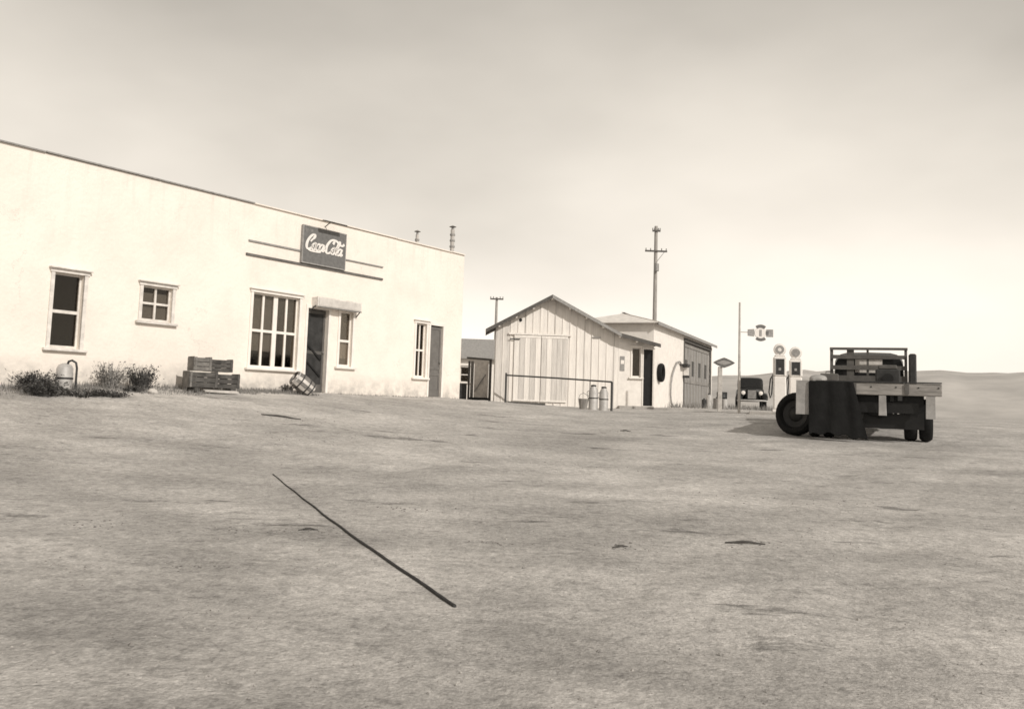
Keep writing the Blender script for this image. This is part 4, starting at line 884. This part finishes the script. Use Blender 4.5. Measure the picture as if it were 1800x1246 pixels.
for y_ in (.5, 1.1, 1.7, 2.3, 2.9, 3.4): obj('cross_member', MB().box(-BW + .06, BW - .06, y_, y_ + .08, .98, 1.085), M['black'], tr)
for s in (-1, 1): obj('chassis_rail', MB().box(s * .42 - .035, s * .42 + .035, .1, 5.6, .78, .975), M['black'], tr)
obj('rear_crossbeam', MB().box(-.9, .9, .12, .22, .55, .76), M['black'], tr)
obj('bed_shade_sheet', wall_holes(MB(), -1.15, 1.0, .24, .975, [(.44, .66, .54, .70)], .02, .30), M['black'], tr)  # black sheet added in place of the deep shade under the bed
obj('axle', MB().tube([(-.95, .95, .44), (-.2, .95, .44)], .07, 10).tube([(.2, .95, .44), (.95, .95, .44)], .07, 10), M['black'], tr)
obj('differential', MB().lathe([(0, -.2), (.10, -.18), (.19, -.06), (.19, .06), (.10, .18), (0, .2)], (0, .95, .46), (0, 1, 0), 18), M['black'], tr)
obj('drive_shaft', MB().tube([(0, 1.1, .5), (0, 4.0, .62)], .04, 8), M['dkmetal'], tr)
for s in (-1, 1):
    obj('leaf_spring', MB().tube([(s * .5, .3, .66), (s * .5, .95, .54), (s * .5, 1.6, .66)], .035, 6, flat=1.4), M['black'], tr)
    for dx in (.78, 1.06):
        wh = obj('wheel', MB().lathe([(0, -.06), (.1, -.06), (.12, -.02), (.12, .06), (0, .06)], (s * dx, .95, .43), (1, 0, 0), 14), M['dkmetal'], tr); tyre_parts(wh, .43, .23, (s * dx, .95, .43), (1, 0, 0), n=30)
    wh = obj('wheel', MB().lathe([(0, -.06), (.1, -.06), (.12, -.02), (.12, .06), (0, .06)], (s * .82, 4.9, .40), (1, 0, 0), 14), M['dkmetal'], tr); tyre_parts(wh, .40, .19, (s * .82, 4.9, .40), (1, 0, 0), n=26)
    obj('front_fender', rbox(MB(), [(4.25, .10, .40, .5, 2.4), (4.45, .17, .5, .86, 2.6), (4.9, .18, .62, .96, 2.6), (5.3, .16, .55, .88, 2.6), (5.5, .1, .42, .6, 2.4)]), M['black'], tr, (s * .82, 0, 0))
    obj('headlamp', MB().lathe([(0, -.18), (.07, -.12), (.12, 0), (0, .03)], (s * .55, 5.45, 1.0), (0, 1, 0), 16), M['black'], tr)
# mud flaps and hanging plates
def hang(x0, x1, z0, z1, m, y=-.03, nm='mud_flap'):
    mb = MB(); n = 5; vs = []; fs = []
    for i in range(n + 1):
        t = i / n; z = z1 + (z0 - z1) * t; dy = .02 * math.sin(t * 3) 
        for (x_, y_) in ((x0, y + dy), (x1, y + dy), (x1 + .01 * t, y + dy + .012), (x0 - .01 * t, y + dy + .012)): vs.append((x_, y_, z))
    for i in range(n):
        for j in range(4): fs.append((i * 4 + j, i * 4 + (j + 1) % 4, i * 4 + 4 + (j + 1) % 4, i * 4 + 4 + j))
    fs += [(0, 3, 2, 1), (n * 4, n * 4 + 1, n * 4 + 2, n * 4 + 3)]
    return obj(nm, mb.add(vs, fs), M[m], tr)
hang(-1.37, -1.13, .47, 1.16, 'canvas', -.05); hang(.18, .31, .50, .895, 'canvas', -.012, 'hanging_strap'); hang(1.02, 1.18, .46, .895, 'canvas', -.012, 'hanging_strap')
obj('toolbox', MB().bev(-.55, -.1, .22, .6, .42, .75, .02), M['dkmetal'], tr)
for s in (-.45, 0, .45, .85, 1.2): obj('bolt', MB().lathe([(0, -.012), (.016, -.01), (.016, 0)], (s + .04, -.021, 1.06), (0, 1, 0), 8), M['dkmetal'], tr)
for s in (-.3, .65): obj('stake_pocket', MB().box(s, s + .07, -.05, -.021, .93, 1.13), M['garagedk'], tr)
obj('plate_bracket', MB().box(.52, .60, -.03, -.012, .80, .9), M['dkmetal'], tr)
obj('air_line', MB().tube([(-.1, .2, .62), (0, .22, .50), (.2, .22, .45), (.35, .24, .55)], .012, 6), M['rubber'], tr)
# tail lamp and plate
obj('tail_lamp', MB().lathe([(0, -.03), (.045, -.03), (.05, 0), (.02, .05)], (-.75, -.04, .80), (0, 1, 0), 12), M['dkmetal'], tr)
# dark canvas draped over the rear left corner
tpn = thing('canvas_sheet', 'dark canvas hanging down over the rear left of the truck bed', 'canvas', (TP.x, TP.y, tz), TA)
NXc, NZc = 16, 14; vs = []; fs = []
for lay in (0, .012):
    for j in range(NZc + 1):
        for i in range(NXc + 1):
            s = i / NXc; t = j / NZc; x_ = -1.12 + s * (.76 + .34 * t)
            fold = .016 * math.sin(s * 17 + t * 2 + 2 * t * t) * min(1, t * 2) + .008 * math.sin(s * 31 + t * 5)
            drop = 1.10 - .04 * math.sin(s * 5) - .03 * math.sin(s * 23)
            if t < .2: y_ = .30 - .36 * t / .2; z_ = 1.165 - .01 * math.sin(s * 9) - .002 * j
            else: y_ = -.07 + fold - .03 * t; z_ = 1.16 - (t - .2) / .8 * drop
            vs.append((x_, y_ - lay, z_ + lay * .6))
n1 = (NXc + 1) * (NZc + 1)
for lay in (0, 1):
    for j in range(NZc):
        for i in range(NXc):
            k = lay * n1 + j * (NXc + 1) + i; fs.append((k, k + 1, k + NXc + 2, k + NXc + 1) if lay else (k, k + NXc + 1, k + NXc + 2, k + 1))
mbc = MB(); mbc.add(vs, fs, True); obj('cloth', mbc, M['tarp'], tpn)
# cab
obj('cab', rbox(MB(), [(3.82, .66, .85, 1.55, 5), (3.86, .76, .80, 1.92, 5), (4.3, .78, .80, 2.02, 5), (4.75, .74, .80, 1.98, 5), (4.9, .70, .8, 1.5, 4)]), M['black'], tr)
obj('rear_window', MB().box(-.30, .30, 3.80, 3.835, 1.50, 1.82), M['trim'], tr)  # painted white in place of bright sky showing through the glass
obj('hood', rbox(MB(), [(4.88, .42, .75, 1.38, 4), (5.5, .34, .72, 1.30, 4), (5.75, .28, .72, 1.22, 3.4)]), M['black'], tr)
# headboard rack
rk = [(-.82, .07), (-.40, .16), (-.02, .05), (.80, .06)]
obj('rack', MB().box(-.86, .84, 3.60, 3.64, 2.03, 2.09), M['garagedk'], tr)
for (x_, w_) in rk: obj('rack_post', MB().box(x_ - w_ / 2, x_ + w_ / 2, 3.64, 3.69, 1.13, 2.03), M['garagedk'], tr)
for z_, h_ in ((1.82, .09), (1.56, .10), (1.28, .14)): obj('rack_slat', MB().box(-.84, .82, 3.60, 3.635, z_, z_ + h_), M['garagedk'], tr)
obj('exhaust_stack', MB().bev(.86, 1.02, 3.5, 3.75, 1.13, 1.95, .03), M['dkmetal'], tr)
obj('fuel_tank', rbox(MB(), [(3.0, .16, .55, .9, 3), (3.6, .16, .55, .9, 3)]), M['black'], tr, (.72, 0, 0))
# loads on the bed: thing each
sk = thing('sack', 'pale lumpy sack lying on the left of the truck bed', 'sack', (TP.x + math.cos(TA) * -1.0 - math.sin(TA) * 1.0, TP.y + math.sin(TA) * -1.0 + math.cos(TA) * 1.0, tz + 1.135), TA)
obj('sack_body', rbox(MB(), [(-.2, .10, .0, .10, 2.4), (-.12, .17, 0, .17, 2.4), (.1, .18, .0, .19, 2.4), (.22, .12, 0, .13, 2.4), (.27, .03, .04, .09, 2.2)]), M['canvas'], sk); obj('tie', MB().lathe([(.035, 0), (.05, .01), (.035, .02)], (0, .25, .065), (0, 1, 0), 10), M['dkmetal'], sk)
bb = thing('battery_box', 'small dark box on the truck bed in front of the slatted rack, at its left', 'box', (TP.x + math.cos(TA) * -.85 - math.sin(TA) * 3.2, TP.y + math.sin(TA) * -.85 + math.cos(TA) * 3.2, tz + 1.135), TA)
obj('box_body', MB().bev(-.20, .20, -.15, .15, 0, .30, .015), M['garagedk'], bb); obj('box_handle', MB().tube([(-.08, 0, .30), (-.08, 0, .35), (.08, 0, .35), (.08, 0, .30)], .012, 6), M['dkmetal'], bb)
b2 = thing('engine_block', 'dark machine part on the truck bed under the middle of the slatted rack', 'machine part', (TP.x + math.cos(TA) * .38 - math.sin(TA) * 3.15, TP.y + math.sin(TA) * .38 + math.cos(TA) * 3.15, tz + 1.135), TA)
obj('block', MB().bev(-.24, .28, -.18, .18, 0, .42, .03), M['dkmetal'], b2); obj('cylinder_head', MB().bev(-.18, .22, -.12, .12, .42, .52, .02), M['garagedk'], b2); obj('pulley', MB().lathe([(0, -.05), (.12, -.05), (.09, -.02), (.12, .01), (0, .01)], (.02, -.19, .2), (0, 1, 0), 16), M['black'], b2)
# big loose tyre leaning at the left rear of the truck
lt = thing('discarded_wheel', 'large black wheel with tyre standing against the left rear of the truck', 'wheel', (6.80, 19.2, gz(6.8, 19.2) + .44), 0)
lt.rotation_euler = (R(-7), 0, R(-50)); tyre_parts(lt, .46, .24, rim=True, rimmat='black', n=32)
